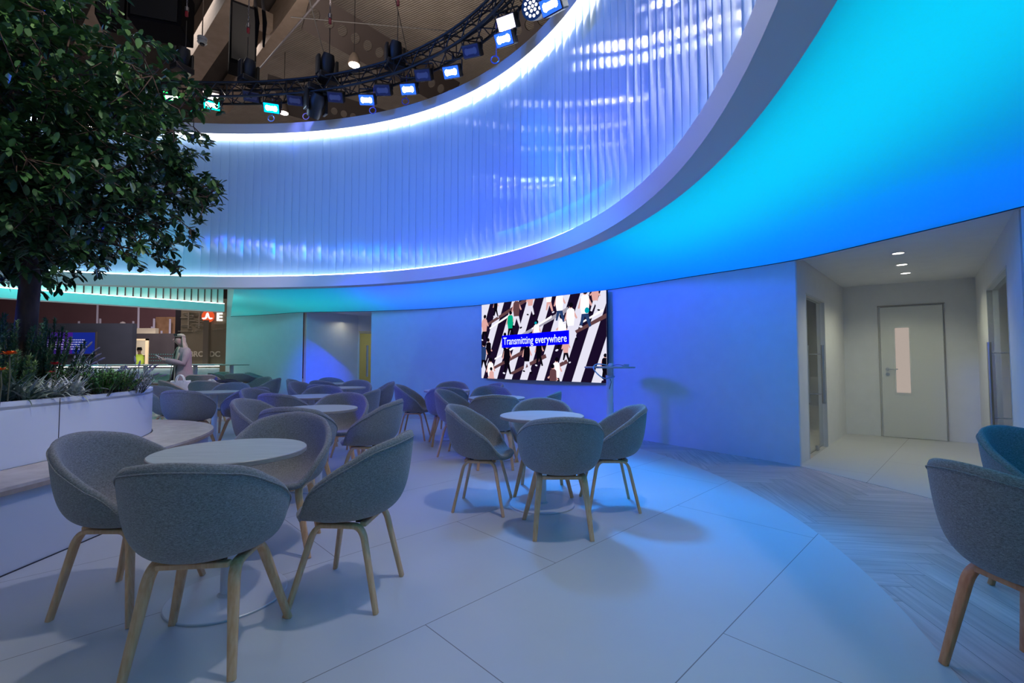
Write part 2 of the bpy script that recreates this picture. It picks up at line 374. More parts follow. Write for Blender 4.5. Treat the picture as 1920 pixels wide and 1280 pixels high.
# fluted panels
M_FLUTE = mat('fluted_acrylic', (.42, .62, .86), .115, spec=.6)
b_ = M_FLUTE.node_tree.nodes['Principled BSDF']; b_.inputs['Anisotropic'].default_value = 1.0
tg = N(M_FLUTE, 'ShaderNodeTangent'); tg.direction_type = 'RADIAL'; tg.axis = 'Z'; L(M_FLUTE, tg.outputs[0], b_.inputs['Tangent'])
b_.inputs['Anisotropic Rotation'].default_value = 0.0
def flutes():
    m = MB(); rnd = random.Random(11); pitch = .165; d = 0.0
    while d < 360:
        r = ring_r(R(d)); dd = math.degrees(pitch/r); nseg = 6; tilt = rnd.uniform(-.006, .006); yaw = rnd.uniform(-.003, .003)
        vs = []
        for k in range(nseg+1):
            t = k/nseg; dk = d+dd*t; off = .13-.003*math.sin(PI*t)+(yaw+.004)*(t-.5)*2
            vs.append(ring_p(dk, off-tilt, 2.90)); vs.append(ring_p(dk, off+tilt, 5.97))
        if m.v: m.add([m.v[-2], m.v[-1], vs[0], vs[1]], [(0, 2, 3, 1)])
        m.add(vs, [(2*k, 2*k+2, 2*k+3, 2*k+1) for k in range(nseg)]); d += dd
    me = bpy.data.meshes.new('wall_flutes'); me.from_pydata(m.v, [], m.f)
    for p in me.polygons: p.use_smooth = True
    me.materials.append(M_FLUTE); o = bpy.data.objects.new('wall_flutes', me); COL.objects.link(o); return setk(o, kind='structure')
flutes()
# LED strips inside the ring
def led_strip(name, off, z, mt, label, r=.012, ds=ALLD):
    o = MB().tube([ring_p(d, off, z) for d in ds], r, 6, closed=True).build(name, mt); return setk(o, label, 'LED strip')
led_strip('led_strip', .05, RB1+.014, emis('led_white_low', (.75, .88, 1), 9), 'cool white LED strip along the bottom edge of the fluted ring')
led_strip('led_strip', .05, RT0-.03, emis('led_white_high', (.92, .95, 1), 11), 'bright white LED strip under the top edge of the fluted ring', .022)

# ---- straight wall with openings (t along the wall in metres)
def wall_seg(name, p0, p1, openings=(), z1=WH_, th=.1, m=M_WALL, side=1, kind='structure'):
    p0, p1 = Vector((*p0[:2], 0)), Vector((*p1[:2], 0)); d = (p1-p0); Ln = d.length; d.normalize(); n = Vector((-d.y, d.x, 0))*side
    rz = math.atan2(d.y, d.x); mb = MB(); x = 0
    def bx(a, b, za, zb):
        if b-a > 1e-4 and zb-za > 1e-4: mb.box(p0+d*(a+b)/2+n*th/2+Vector((0, 0, (za+zb)/2)), (b-a, th, zb-za), rz)
    for a, b, zb in sorted(openings): bx(x, a, 0, z1); bx(a, b, zb, z1); x = b
    bx(x, Ln, 0, z1)
    return setk(mb.build(name, m), kind=kind)
F1, F2, B1, B2 = wall_p(D_R1), wall_p(D_R0), Vector((5.46, 7.48, 0)), Vector((6.72, 6.56, 0))
nA = (B1-F1).normalized()
wall_seg('wall_alcove_left', F1+nA*.07, B1, [(.45, 1.55, 2.02)], 2.42, side=1)
wall_seg('wall_alcove_right', F2+(B2-F2).normalized()*.1, B2, [(.85, 2.65, 2.05)], 2.42, side=-1)
wall_seg('wall_alcove_back', B1, B2, [], 2.42, side=1)
setk(MB().prism([F1+Vector((.02, 0, 0)), F2, B2, B1], 2.40, 2.46).build('ceiling.002', M_WALL), kind='structure')
setk(MB().prism([F1, F2, B2, B1], -.05, .007).build('floor.004', M_FLOOR), kind='structure')
# ---- white door in the back of the alcove
M_DOOR = mat('white_door_leaf', (.68, .69, .68), .45)
M_GLASS = mat('clear_glass', (.9, .95, .95), .03); M_GLASS.node_tree.nodes['Principled BSDF'].inputs['Transmission Weight'].default_value = 1.0; M_GLASS.node_tree.nodes['Principled BSDF'].inputs['IOR'].default_value = 1.1
dB = (B2-B1).normalized(); nB = Vector((dB.y, -dB.x, 0)); rzB = math.atan2(dB.y, dB.x)
def onB(px, off=0.0, z=0.0):
    k = (px-960)/FPX; t = (k*B1.y-B1.x)/(dB.x-k*dB.y); return B1+dB*t+nB*off+Vector((0, 0, z))
d0, d1 = onB(1649), onB(1772); dw = (d1-d0).length; dc = (d0+d1)/2
door = empty('door_1', dc+nB*.0, rzB, kind='structure')
mb = MB(); mb.box((0, -.016, 1.02), (dw-.03, .03, 2.02)); mb.build('door_leaf', M_DOOR, door, bevel=.003)
mb = MB()
for sx in (-1, 1): mb.box((sx*(dw/2+.004), -.008, 1.03), (.010, .015, 2.06))
mb.box((0, -.008, 2.052), (dw+.028, .015, .018)); mb.build('door_frame', mat('door_frame_grey', (.42, .41, .40), .5), door)
vw = MB().box((-dw/2+.36*dw, -.036, 1.2), (.21, .012, 1.06)).build('vision_panel_frame', M_DOOR, door, bevel=.003)
MB().box((-dw/2+.36*dw, -.043, 1.2), (.165, .008, 1.0)).build('vision_panel', emis('frosted_glass_painted_glow', (.62, .52, .46), .70), vw)  # window glow painted as emission, no lamp behind it
h = MB(); h.lathe([(0, 0), (.025, 0), (.025, .01), (0, .01)], (-dw/2+.09, -.032, 1.06), 16, M=Matrix.Rotation(PI/2, 4, 'X')); h.lathe([(0, 0), (.025, 0), (.025, .01), (0, .01)], (-dw/2+.09, -.032, .98), 16, M=Matrix.Rotation(PI/2, 4, 'X'))
h.tube([(-dw/2+.09, -.04, 1.06), (-dw/2+.09, -.08, 1.06), (-dw/2+.21, -.085, 1.06)], .009, 8); h.build('door_handle', M_CHROME, door, angle=40)
# ---- glass doors in both side walls
def glass_door(name, P, d, n, ta, tb, ztop, bar_t, z0, z1):
    rz = math.atan2(d.y, d.x); o = empty(name, P+d*ta, rz, kind='structure'); wd = tb-ta
    s = 1 if (Vector((-d.y, d.x, 0))-n).length < 1 else -1
    MB().box((wd/2, s*.05, ztop/2+.01), (wd-.02, .012, ztop-.03)).build('glass_panel', M_GLASS, o)
    MB().box((bar_t-ta, s*.05, .04), (.10, .04, .07)).build('floor_hinge', M_CHROME, o, bevel=.004)
    for q in (-1, 1):
        hb = MB(); x = bar_t-ta; y = s*.05+q*.09
        hb.tube([(x, y, z0), (x, y, z1)], .019, 12)
        for zz in (z0+.12, z1-.12): hb.tube([(x, y, zz), (x, s*.05, zz)], .008, 8)
        hb.build('pull_handle', M_CHROME, o, angle=40)
    fr = MB()
    for x in (-.012, wd+.012): fr.box((x, s*.05, ztop/2), (.024, .106, ztop))
    fr.box((wd/2, s*.05, ztop+.012), (wd+.048, .106, .024)); fr.build('door_frame', mat('frame_white', (.6, .62, .62), .5), o)
    return o
dL = (B1-F1).normalized(); dR = (B2-F2).normalized()
glass_door('door_2', F1, dL, Vector((-dL.y, dL.x, 0)), .52, 1.62, 2.0, 1.2, .63, 1.40)
glass_door('door_3', F2, dR, Vector((dR.y, -dR.x, 0)), .95, 2.75, 2.03, 2.2, .45, 1.40)
# rooms behind the glass doors (dim)
M_OLV = noise_mat('side_room_wall', (.36, .36, .28), (.40, .40, .31), 3, rough=.8)
wall_seg('wall_side_room', F1+Vector((-.35, 2.3, 0)), B1+Vector((-1.6, 1.4, 0)), [], 2.42, m=M_OLV)
wall_seg('wall_side_room.001', F2+Vector((2.2, -.6, 0)), B2+Vector((1.6, -1.8, 0)), [], 2.42, m=M_OLV, side=-1)
# ---- down lights of the alcove
for i, (q, nm) in enumerate(zip(ALC, ('nearest of the three round down lights in the white alcove ceiling', 'middle one of the three round down lights in the white alcove ceiling', 'down light closest to the white door in the alcove ceiling'))):
    e = empty('down_light', q+Vector((0, 0, -.001)), label=nm, cat='ceiling light', group='down lights in the alcove ceiling')
    lathe_obj('trim_ring', [(.052, 0), (.066, 0), (.066, -.006), (.052, -.006), (.052, 0)], M_WHITE, e, 24)
    lathe_obj('lens', [(0, -.003), (.052, -.003), (.052, 0), (0, 0)], emis('warm_lens', (1, .9, .8), 6), e, 24)
# ---- niche on the left with a glass door
A_, B_ = wall_p(D_N0), wall_p(D_N1); Dn = Vector((-4.15, 12.25, 0)); En = Vector((-3.05, 12.75, 0))
wall_seg('wall_niche_left', B_+(Dn-B_).normalized()*.1, Dn, [], 2.42, side=1); wall_seg('wall_niche_right', A_+(En-A_).normalized()*.1, En, [], 2.42, side=-1)
ln = (En-Dn).length; wall_seg('wall_niche_back', Dn, En, [(.02, ln-.05, 1.98)], 2.42, side=1)
setk(MB().prism([B_, A_, En, Dn], 2.40, 2.46).build('ceiling.003', M_WALL), kind='structure')
dn = (En-Dn).normalized()
glass_door('door_4', Dn, dn, Vector((-dn.y, dn.x, 0)), .045, ln-.075, 1.93, .25, .75, 1.6)
M_OLV2 = noise_mat('corridor_wall', (.42, .42, .20), (.46, .46, .22), 3, rough=.8)
wall_seg('wall_corridor', (-5.4, 14.6, 0), (-2.4, 14.9, 0), [(.85, 1.5, 1.75)], 2.5, m=M_OLV2)
wall_seg('wall_corridor.001', (-5.4, 12.9, 0), (-5.4, 14.6, 0), [], 2.5, m=M_OLV2)
lum('corridor_lamp', 'AREA', (-4.0, 13.6, 2.4), 10, (1, .95, .7), (-4.0, 13.8, 0), size=.6)

# ---- header beam, upright louvres and counter on the left
H0, H1 = Vector((-7.45, 11.75, 0)), Vector((-12.4, 7.18, 0)); dH = (H1-H0).normalized(); nH = Vector((dH.y, -dH.x, 0))
if nH.dot(Vector((-1, 1, 0))) < 0: nH = -nH
rzH = math.atan2(dH.y, dH.x); LH = (H1-H0).length
setk(MB().box((H0+H1)/2+nH*.15+Vector((0, 0, 2.555)), (LH, .3, .20), rzH).build('trim_4', M_WALL), kind='structure')
st = MB().beam(H0+nH*.04+Vector((0, 0, 2.665)), H1+nH*.04+Vector((0, 0, 2.665)), .02, .02).build('led_strip', emis('led_louvre', (.95, 1, .9), 6))
setk(st, 'white LED strip on the teal header beam, under the upright louvres', 'LED strip')
lv = empty('louvre_screen', H0+Vector((0, 0, 2.655)), label='row of white upright louvre panels standing on the teal header beam', cat='louvre screen')
M_LOUV = mat('white_louvre', (.66, .7, .68), .5); M_LEDGE = mat('brown_louvre_edge', (.28, .17, .14), .6)
nl = int(LH/.14)
for i in range(nl):
    t = (i+.5)*LH/nl; c = dH*t+nH*.14
    p = MB().box(c+Vector((0, 0, .65)), (LH/nl-.022, .03, 1.3), rzH).build('louvre_panel', M_LOUV, lv)
    MB().box(c+dH*(LH/nl/2-.011)+nH*(-.02)+Vector((0, 0, .65)), (.008, .05, 1.3), rzH).build('edge_strip', M_LEDGE, p)
# ---- counter
M_TEALF = mat('pale_counter_front', (.6, .72, .72), .5)
ct = empty('counter', H0+nH*.1, label='long pale counter with a lit underside running behind the high tables', cat='counter')
MB().box(dH*LH/2+nH*.3+Vector((0, 0, .5)), (LH-.1, .5, 1.0), rzH).build('counter_front', M_TEALF, ct)
MB().box(dH*LH/2+nH*.22+Vector((0, 0, 1.085)), (LH, .72, .03), rzH).build('counter_top', M_WALL, ct, bevel=.003)
MB().box(dH*LH/2+nH*.03+Vector((0, 0, 1.05)), (LH-.12, .02, .018), rzH).build('light_strip', emis('led_counter', (1, .95, .85), 7), ct)
# ================================================================ CHAIRS AND TABLES
def bez(p0, p1, p2, p3, n=6):
    p0, p1, p2, p3 = map(Vector, (p0, p1, p2, p3)); return [p0*(1-t)**3+p1*3*(1-t)**2*t+p2*3*(1-t)*t*t+p3*t**3 for t in [i/n for i in range(n+1)]]
def sstep(a, b, x):
    t = max(0, min(1, (x-a)/(b-a))); return t*t*(3-2*t)
def shell_mesh(low=False):
    """bucket shell: local +Y is the way the sitter faces; rim high at the back, sloping arms, open front"""
    NU, NV = 56, 16; zb = .425
    def rim(ph):                                  # ph: 0 at the back, pi at the front
        a = abs(ph)
        if low: z = .60-.09*sstep(.5, 1.7, a)-.075*sstep(1.4, 2.3, a)
        else:
            z = .822-.05*sstep(0, 1.25, a)-.105*sstep(.7, 1.75, a)-.085*sstep(1.35, 2.05, a)-.143*sstep(1.8, 2.42, a)
        hx = .290-.040*sstep(1.6, 2.5, a); hy = .262 if a < PI/2 else .245
        e = 2/2.2; s_, c_ = math.sin(ph), -math.cos(ph)
        x = hx*math.copysign(abs(s_)**e, s_); y = hy*math.copysign(abs(c_)**e, c_)
        if a < PI/2: y -= .03*sstep(1.2, 0, a)     # the back leans out
        return Vector((x, y, z))
    def S(ph, t):
        r = rim(ph); f = 3*(1-t)**2*t*.82+3*(1-t)*t*t*.90+t**3; g = 3*(1-t)*t*t*.07+t**3
        a = abs(ph); fr = sstep(1.9, 2.7, a); f = f*(1-fr)+t*fr; 
        z = zb+(r.z-zb)*g*(1-fr)+(r.z-zb)*t**4*fr
        return Vector((r.x*f, r.y*f+.01*(1-f), z))
    vs = []; fs = []
    for side in (0, 1):
        base = len(vs)
        for j in range(NV+1):
            t = j/NV
            if j == 0: t = .001
            for i in range(NU):
                ph = -PI+2*PI*i/NU; e = 1e-3
                p = S(ph, t); du = S(ph+e, t)-S(ph-e, t); dv = S(ph, min(1, t+e))-S(ph, max(0, t-e))
                nn = du.cross(dv); nn = nn.normalized() if nn.length > 1e-12 else Vector((0, 0, -1))
                if j < 2: nn = Vector((0, 0, 1)) if nn.z > 0 else Vector((0, 0, -1))
                inward = Vector((0, 0, .62))-p if j > 2 else Vector((0, 0, 1))
                if nn.dot(inward) < 0: nn = -nn
                th = .019
                vs.append(p+nn*(th if side else -th))
        for j in range(NV):
            for i in range(NU):
                a_, b__, c_, d_ = base+j*NU+i, base+j*NU+(i+1) % NU, base+(j+1)*NU+(i+1) % NU, base+(j+1)*NU+i
                fs.append((a_, b__, c_, d_))
        fs.append(tuple(base+i for i in range(NU)))
    n1 = (NV+1)*NU; top0 = NV*NU; mid = len(vs)
    for i in range(NU):                            # rounded lip
        o, n_ = vs[top0+i], vs[n1+top0+i]; c = (o+n_)/2; up = (vs[top0+i]-vs[top0-NU+i]).normalized(); vs.append(c+up*.019)
    for i in range(NU):
        k = (i+1) % NU; fs.append((top0+i, top0+k, mid+k, mid+i)); fs.append((mid+i, mid+k, n1+top0+k, n1+top0+i))
    m = MB(); m.add(vs, fs); outer = lambda ph, t: S(ph, t)
    pipe = []
    for i in range(NU):
        ph = -PI+2*PI*i/NU; j = NV-1; p = vs[(NV-1)*NU+i]; q = vs[NV*NU+i]; pipe.append(p.lerp(q, .72)+((vs[NV*NU+i]-vs[n1+NV*NU+i]).normalized())*.0012)
    return m, pipe
def strip_leg(mb, pts, wds, th):
    """bent plywood strip: pts path, wds widths across, th thickness"""
    pts = [Vector(p) for p in pts]; rows = []
    for i, p in enumerate(pts):
        t = (pts[min(i+1, len(pts)-1)]-pts[max(i-1, 0)]).normalized()
        side = Vector((1, 0, 0)); side = (side-t*side.dot(t)).normalized(); nn = t.cross(side)
        w_, h_ = wds[i]/2, th/2; c = .35*h_
        rows.append([p+side*x+nn*y for x, y in ((-w_, -h_+c), (-w_+c, -h_), (w_-c, -h_), (w_, -h_+c), (w_, h_-c), (w_-c, h_), (-w_+c, h_), (-w_, h_-c))])
    mb.sweep_strip(lambda i: rows[i], range(len(rows)))
SHELL, PIPE = shell_mesh()
def make_chair(wood=None, low=False):
    wood = wood or M_OAK
    root = empty('armchair' if not low else 'bar_stool')
    sh, pipe = (SHELL, PIPE) if not low else shell_mesh(True)
    lift = .30 if low else 0.0
    if lift: sh.v = [(x, y, z+lift) for x, y, z in sh.v]; pipe = [p+Vector((0, 0, lift)) for p in pipe]
    s = sh.build('seat_shell', M_FAB, root, smooth=True); sub = s.modifiers.new('s', 'SUBSURF'); sub.levels = sub.render_levels = 1; bake(s)
    s.data.name = 'seat_shell'
    MB().tube(pipe, .0028, 6, closed=True).build('piping', M_FAB, s, smooth=True)
    hz = .398+lift; fx = .25 if not low else .24
    for sx in (-1, 1):
        for sy in (-1, 1):
            foot = Vector((sx*(fx if sy > 0 else (.19 if not low else .22)), sy*.205, 0.006)); top = Vector((sx*.152, sy*.118, hz)); mid = Vector((sx*.150, 0, hz))
            knee = top+(foot-top).normalized()*.07+Vector((0, 0, 0)); kk = top+Vector((0, -sy*.045, 0))
            path = [mid, mid.lerp(kk, .5)]+bez(kk, kk+Vector((0, sy*.035, 0)), knee-(foot-knee).normalized()*.035, knee, 7)
            path += [knee.lerp(foot, q) for q in (.25, .5, .75, 1)]
            n = len(path); wd = [.042 if k < n-5 else .042-.013*(k-(n-5))/4 for k in range(n)]
            mb = MB(); strip_leg(mb, path, wd, .021); mb.build('leg', wood, root, angle=50)
    for y in (-.112, .112): MB().box((0, y, hz), (.266, .032, .022)).build('cross_rail', wood, root, bevel=.004)
    for y in (-.075, .075): MB().box((0, y, hz+.014), (.20, .03, .034)).build('mounting_block', M_BLACKP, root, bevel=.003)
    if low:
        for y in (-.175, .175): MB().tube([(-.2, y, .28), (.2, y, .28)], .009, 8).build('footrest', M_CHROME, root, smooth=True)
    return root
def make_table(h=.74, dia=.70, base=.54, col=.036, name='round_table'):
    root = empty(name); r = dia/2; th = .026
    tp = lathe_obj('tabletop', [(0, h-th), (r-.004, h-th), (r, h-th+.004), (r, h-.003), (r-.003, h), (0, h)], [M_TOP], root, 96, angle=30)
    lathe_obj('edge_band', [(r+.0004, h-th+.003), (r+.0014, h-th+.004), (r+.0014, h-.004), (r+.0004, h-.003), (r+.0004, h-th+.003)], M_EDGE, tp, 96, angle=40)
    lathe_obj('column', [(0, .012), (col, .012), (col, h-th-.004), (.10, h-th-.004), (.10, h-th), (0, h-th)], M_WHITE, root, 32)
    rb = base/2; lathe_obj('base_plate', [(0, .007), (rb, .007), (rb, .013), (rb-.004, .016), (.05, .018), (col+.004, .03), (0, .03)], mat('white_powder_coat', (.62, .63, .66), .3), root, 96)
    lathe_obj('base_edge_ring', [(rb-.012, .0062), (rb+.0015, .0062), (rb+.0015, .0085), (rb-.012, .0085)], M_CHROME, root, 96)  # thin steel ring at the foot of the base plate
    return root
chair0 = make_chair(); chairR = None; table0 = make_table()
used = [False]
def chair(loc, face, label, group, proto=None):
    """loc: middle of the seat; face: point the chair looks at (the table) or a direction"""
    global chair0
    p = proto or chair0
    if p is chair0 and not used[0]: c = chair0; used[0] = True
    elif proto is not None and not proto.get('_u'): c = proto; proto['_u'] = 1
    else: c = copy_tree(p)
    c.location = (loc[0], loc[1], 0); c.rotation_euler = (0, 0, math.atan2(face[1], face[0])-PI/2)
    if '_u' in c.keys() and c is not proto: del c['_u']
    return setk(c, label, 'chair', group)
TB = {'T1': (-1.44, 2.36), 'T2': (.25, 3.84), 'T3': (-1.85, 4.39), 'T4': (-2.58, 5.89), 'T5': (-2.84, 7.73), 'T5b': (-3.43, 9.17), 'T6': (-4.35, 6.69),
      'T9': (-5.94, 9.38), 'T7': (-.19, 5.68), 'T8': (-1.0, 7.04), 'TR': (2.72, 1.78)}
TL = {'T1': 'round cafe table with a pale wood top, nearest in the left foreground', 'T2': 'round cafe table with four chairs pushed in, standing nearest before the screen',
      'T3': 'round cafe table just behind the foreground group on the left', 'T4': 'round cafe table second behind the foreground group on the left',
      'T5': 'small looking round table far back, before the niche, nearer of two', 'T5b': 'farthest round table, right before the niche in the back wall',
      'T6': 'round table beside the planter end, in front of the standing woman', 'T9': 'round table behind the planter end with dark jackets on it',
      'T7': 'round table under the left part of the screen, half hidden by a chair', 'T8': 'farthest round table left of the screen, with a white base plate in view',
      'TR': 'round table right of the picture beside the two chairs on the wood floor'}
for i, (k, p) in enumerate(TB.items()):
    t = table0 if i == 0 else copy_tree(table0); t.location = (p[0], p[1], 0); setk(t, TL[k], 'table', 'round cafe tables')
def seat_at(key, px, py, label, dist=None):
    """chair whose back rim top shows at this pixel, looking at its table"""
    P = Vector((*TB[key], 0)); B = at(px, py, .79); B.z = 0; d = (P-B).normalized(); D = (P-B).length-.27
    D = max(.50, min(.72, D)) if dist is None else dist
    return chair(P-d*D, d, label, 'grey upholstered armchairs with wooden legs')
def seat_dir(key, ang, dist, label, turn=0):
    P = Vector((*TB[key], 0)); o = Vector((math.cos(R(ang)), math.sin(R(ang)), 0)); f = Matrix.Rotation(R(turn), 3, 'Z') @ (-o)
    return chair(P+o*dist, f, label, 'grey upholstered armchairs with wooden legs')
G = 'grey upholstered armchairs with wooden legs'
chair((-1.92, 2.33), (1, .02), 'grey armchair left of the foreground table, seen from its side beside the white bench', G)
chair((-1.26, 1.93), (-.12, 1), 'largest grey armchair in the left foreground, its rounded back turned to the viewer', G)
chair((-.83, 2.40), (-1, .08), 'grey armchair right of the foreground table, seen from the side and turned left', G)
chair((-1.50, 2.97), (.12, -1), 'grey armchair behind the foreground table, its inner back facing the viewer', G)
chair((-.24, 3.79), (1, -.12), 'grey armchair left of the table before the screen, side view facing right', G)
chair((.34, 3.26), (0, 1), 'grey armchair with its back to the viewer at the table before the screen', G)
chair((.28, 4.22), (-.04, -1), 'grey armchair on the far side of the table before the screen', G)
chair((.80, 3.80), (-1, .02), 'grey armchair right of the table before the screen, beside the standing desk', G)
seat_at('T3', 556, 767, 'grey armchair of the second table row, back turned, directly behind the foreground chair')
seat_at('T3', 470, 755, 'grey armchair at the left side of the second left table, facing right')
seat_at('T3', 745, 756, 'grey armchair at the right side of the second left table, its outside toward the viewer')
seat_at('T3', 650, 742, 'grey armchair behind the second left table, facing the viewer')
seat_at('T4', 548, 739, 'grey armchair in the third row on the left, back turned, only its top showing')
seat_at('T4', 466, 733, 'grey armchair at the left end of the third row, turned to the right')
seat_at('T4', 610, 727, 'grey armchair behind the third left table, facing the viewer')
seat_at('T4', 706, 735, 'grey armchair at the right of the third left table, only its arm tip visible')
seat_at('T5', 620, 723, 'grey armchair far back before the niche, back turned, behind the third row')
seat_at('T5', 548, 719, 'grey armchair far back, second one from the green wall, facing right')
seat_at('T5', 672, 716, 'grey armchair far back under the glass door of the niche, facing the viewer')
seat_at('T5', 736, 719, 'grey armchair far back at the right of its table, outlined on the violet wall')
seat_at('T5b', 527, 714, 'farthest left grey armchair before the niche, next to the green wall')
seat_at('T5b', 606, 716, 'grey armchair at the farthest table, back turned to the viewer')
seat_at('T5b', 616, 711, 'grey armchair at the farthest table, behind it and against the niche')
chair((-4.2, 5.95), (-.1, .7), 'grey armchair with its broad back to the viewer beside the planter end', G)
seat_at('T6', 290, 728, 'grey armchair cut off by the right end of the white planter, facing right')
chair((-3.75, 6.42), (-.6, .27), 'grey armchair right of the table by the planter, turned left', G)
seat_at('T6', 440, 721, 'grey armchair behind the table by the planter, facing the viewer')
chair((-5.74, 8.62), (-.2, .76), 'grey armchair next to the white tote bag, its back turned, below the woman', G)
chair((-5.60, 9.98), (-.3, -.7), 'grey armchair behind the dark jackets, near the bar stools', G)
chair((-5.15, 9.5), (-.8, -.1), 'grey armchair beside the jackets, its outside toward the green wall', G)
bagchair = chair((-6.42, 8.78), (.5, .6), 'grey armchair carrying the white tote bag beside the woman in the coat', G)
seat_at('T7', 930, 742, 'grey armchair with its back to the viewer under the left part of the screen')
seat_at('T7', 828, 735, 'grey armchair left of the table under the screen, side view turned right')
seat_at('T7', 918, 727, 'grey armchair behind the table under the screen, its inner back visible')
seat_at('T7', 1045, 739, 'grey armchair under the middle of the screen with only a pointed arm tip visible')
seat_at('T8', 838, 727, 'grey armchair with its back to the viewer, left of the screen')
seat_at('T8', 745, 725, 'grey armchair standing free on the left of the group by the violet wall, side view')
seat_at('T8', 850, 718, 'grey armchair nearest the wall to the left of the screen')
seat_at('T8', 936, 722, 'grey armchair under the lower left corner of the screen, only its tip visible')
chairR = make_chair(M_OAKR)
chair((1.91, 1.66), (1, .04), 'grey armchair with reddish wooden legs, cut off by the right edge, back turned', 'armchairs with reddish legs on the right', chairR)
cc = copy_tree(chairR); cc.location = (2.77, 2.30, 0); cc.rotation_euler = (0, 0, math.atan2(-1, .12)-PI/2)
setk(cc, 'armchair at the right edge behind the one with reddish legs, inner seat visible', 'chair', 'armchairs with reddish legs on the right')
for o_ in (chairR, cc):
    if '_u' in o_.keys(): del o_['_u']

# ---- bar stools at the high tables
stool0 = make_chair(low=True)
ST = [((289, 708), 'pale green lit bar stool just right of the planter plants'), ((306, 712), 'bar stool half hidden behind the woman in the long coat'), ((383, 707), 'bar stool just right of the woman, first of the row by the counter'),
      ((409, 703), 'bar stool behind the others, close to the counter front'), ((421, 706), 'bar stool in the middle of the row by the counter'), ((452, 709), 'bar stool in front of the last high table leg'),
      ((488, 706), 'bar stool at the right end of the row, against the green wall')]
for i, ((px, py), lb) in enumerate(ST):
    s = stool0 if i == 0 else copy_tree(stool0); Y = [9.4, 9.9, 9.4, 11.15, 10.45, 10.2, 10.75][i]; q = Vector(((px-960)/FPX*Y, Y, 0)); s.location = (q.x, q.y, 0)
    s.rotation_euler = (0, 0, R([200, 130, 20, 170, 330, 5, 290][i])); setk(s, 'grey shell '+lb, 'bar stool', 'bar stools along the counter')

# ---- high tables by the counter
hight = make_table(1.1, .75, .55, .045, 'high_table')
for i, (px, lb) in enumerate(((232, 'white high table seen behind the planter flowers, first from the left'), (274, 'white high table with its leg left of the woman'), (367, 'white high table whose leg shows right beside the woman'), (435, 'white high table at the right end of the counter, before the green wall'))):
    t = hight if i == 0 else copy_tree(hight); X = (px-960)/FPX; Y = [9.2, 10.2, 10.2, 11.0][i]; t.location = (X*Y, Y, 0); setk(t, lb, 'high table', 'high tables along the counter')

# ---- height adjustable standing table by the screen
stt = empty('standing_table', (1.37, 6.4, 0), label='slim round standing table with cables on top, right of the screen', cat='high table')
lathe_obj('tabletop', [(0, 1.09), (.347, 1.09), (.35, 1.094), (.35, 1.107), (.347, 1.11), (0, 1.11)], [M_TOP], stt, 64)
lathe_obj('inner_column', [(0, .9), (.036, .9), (.036, 1.088), (0, 1.088)], M_WHITE, stt, 24); 
oc = lathe_obj('outer_column', [(0, .02), (.048, .02), (.048, .985), (.036, .985), (0, .985)], M_WHITE, stt, 24)
hm = MB()
for k in range(20): hm.box((.0485*math.cos(R(-28)), .0485*math.sin(R(-28)), .60-.022*k), (.006, .006, .007), R(-28))
hm.build('peg_holes', M_BLACKP, oc)
lathe_obj('clamp_ring', [(.046, .955), (.054, .955), (.054, .99), (.046, .99)], M_WHITE, stt, 24)
lathe_obj('base_plate', [(0, .007), (.27, .007), (.27, .014), (.05, .02), (0, .02)], M_WHITE, stt, 64)
cbm = mat('pale_blue_cable', (.45, .6, .75), .4)
cb = MB().tube([(x+1.37, y+6.4, z) for x, y, z in ([(-.02, -.06, 1.135)]+bez((-.04, -.1, 1.125), (-.15, -.12, 1.15), (-.22, -.2, 1.16), (-.26, -.25, 1.125), 8)+bez((-.27, -.26, 1.12), (-.31, -.33, 1.10), (-.24, -.375, 1.0), (-.15, -.25, .965), 8)+[(-.07, -.12, .945), (0, -.07, .952), (.045, -.055, .965), (.062, -.03, .975)])], .008, 8).build('cable', cbm, smooth=True)
setk(cb, 'pale cable looping off the standing table down to its column', 'cable')
cb = MB().tube([(x+1.37, y+6.4, z) for x, y, z in bez((.02, -.1, 1.118), (.08, -.1, 1.15), (.13, -.05, 1.14), (.2, -.05, 1.118), 8)], .003, 6).build('cable', M_BLACKP, smooth=True)
setk(cb, 'thin dark cable lying across the standing table top', 'cable')
bx = empty('power_box', (1.37+.22, 6.4-.04, 1.1105), label='small grey box on the right side of the standing table top', cat='box')
MB().box((0, 0, .018), (.075, .06, .034)).build('housing', mat('grey_plastic', (.5, .55, .6), .5), bx, bevel=.004); MB().box((-.05, 0, .008), (.03, .012, .012)).build('plug', M_WHITEP, bx)
gr = setk(MB().lathe([(0, .0), (.03, .0), (.034, .012), (.034, .035), (.026, .046), (0, .048)], (1.385, 6.39, 1.1105), 20).build('cable_grommet', M_WHITEP, angle=40), 'round white cable outlet at the middle of the standing table top', 'cable outlet')
tg_ = MB().tube([(1.36, 6.34, .95), (1.37, 6.30, .90), (1.355, 6.31, .84), (1.35, 6.33, .80)], .004, 6).build('cable_tie', M_BLACKP, smooth=True); setk(tg_, 'dark cable tie hanging down the column of the standing table', 'cable tie')
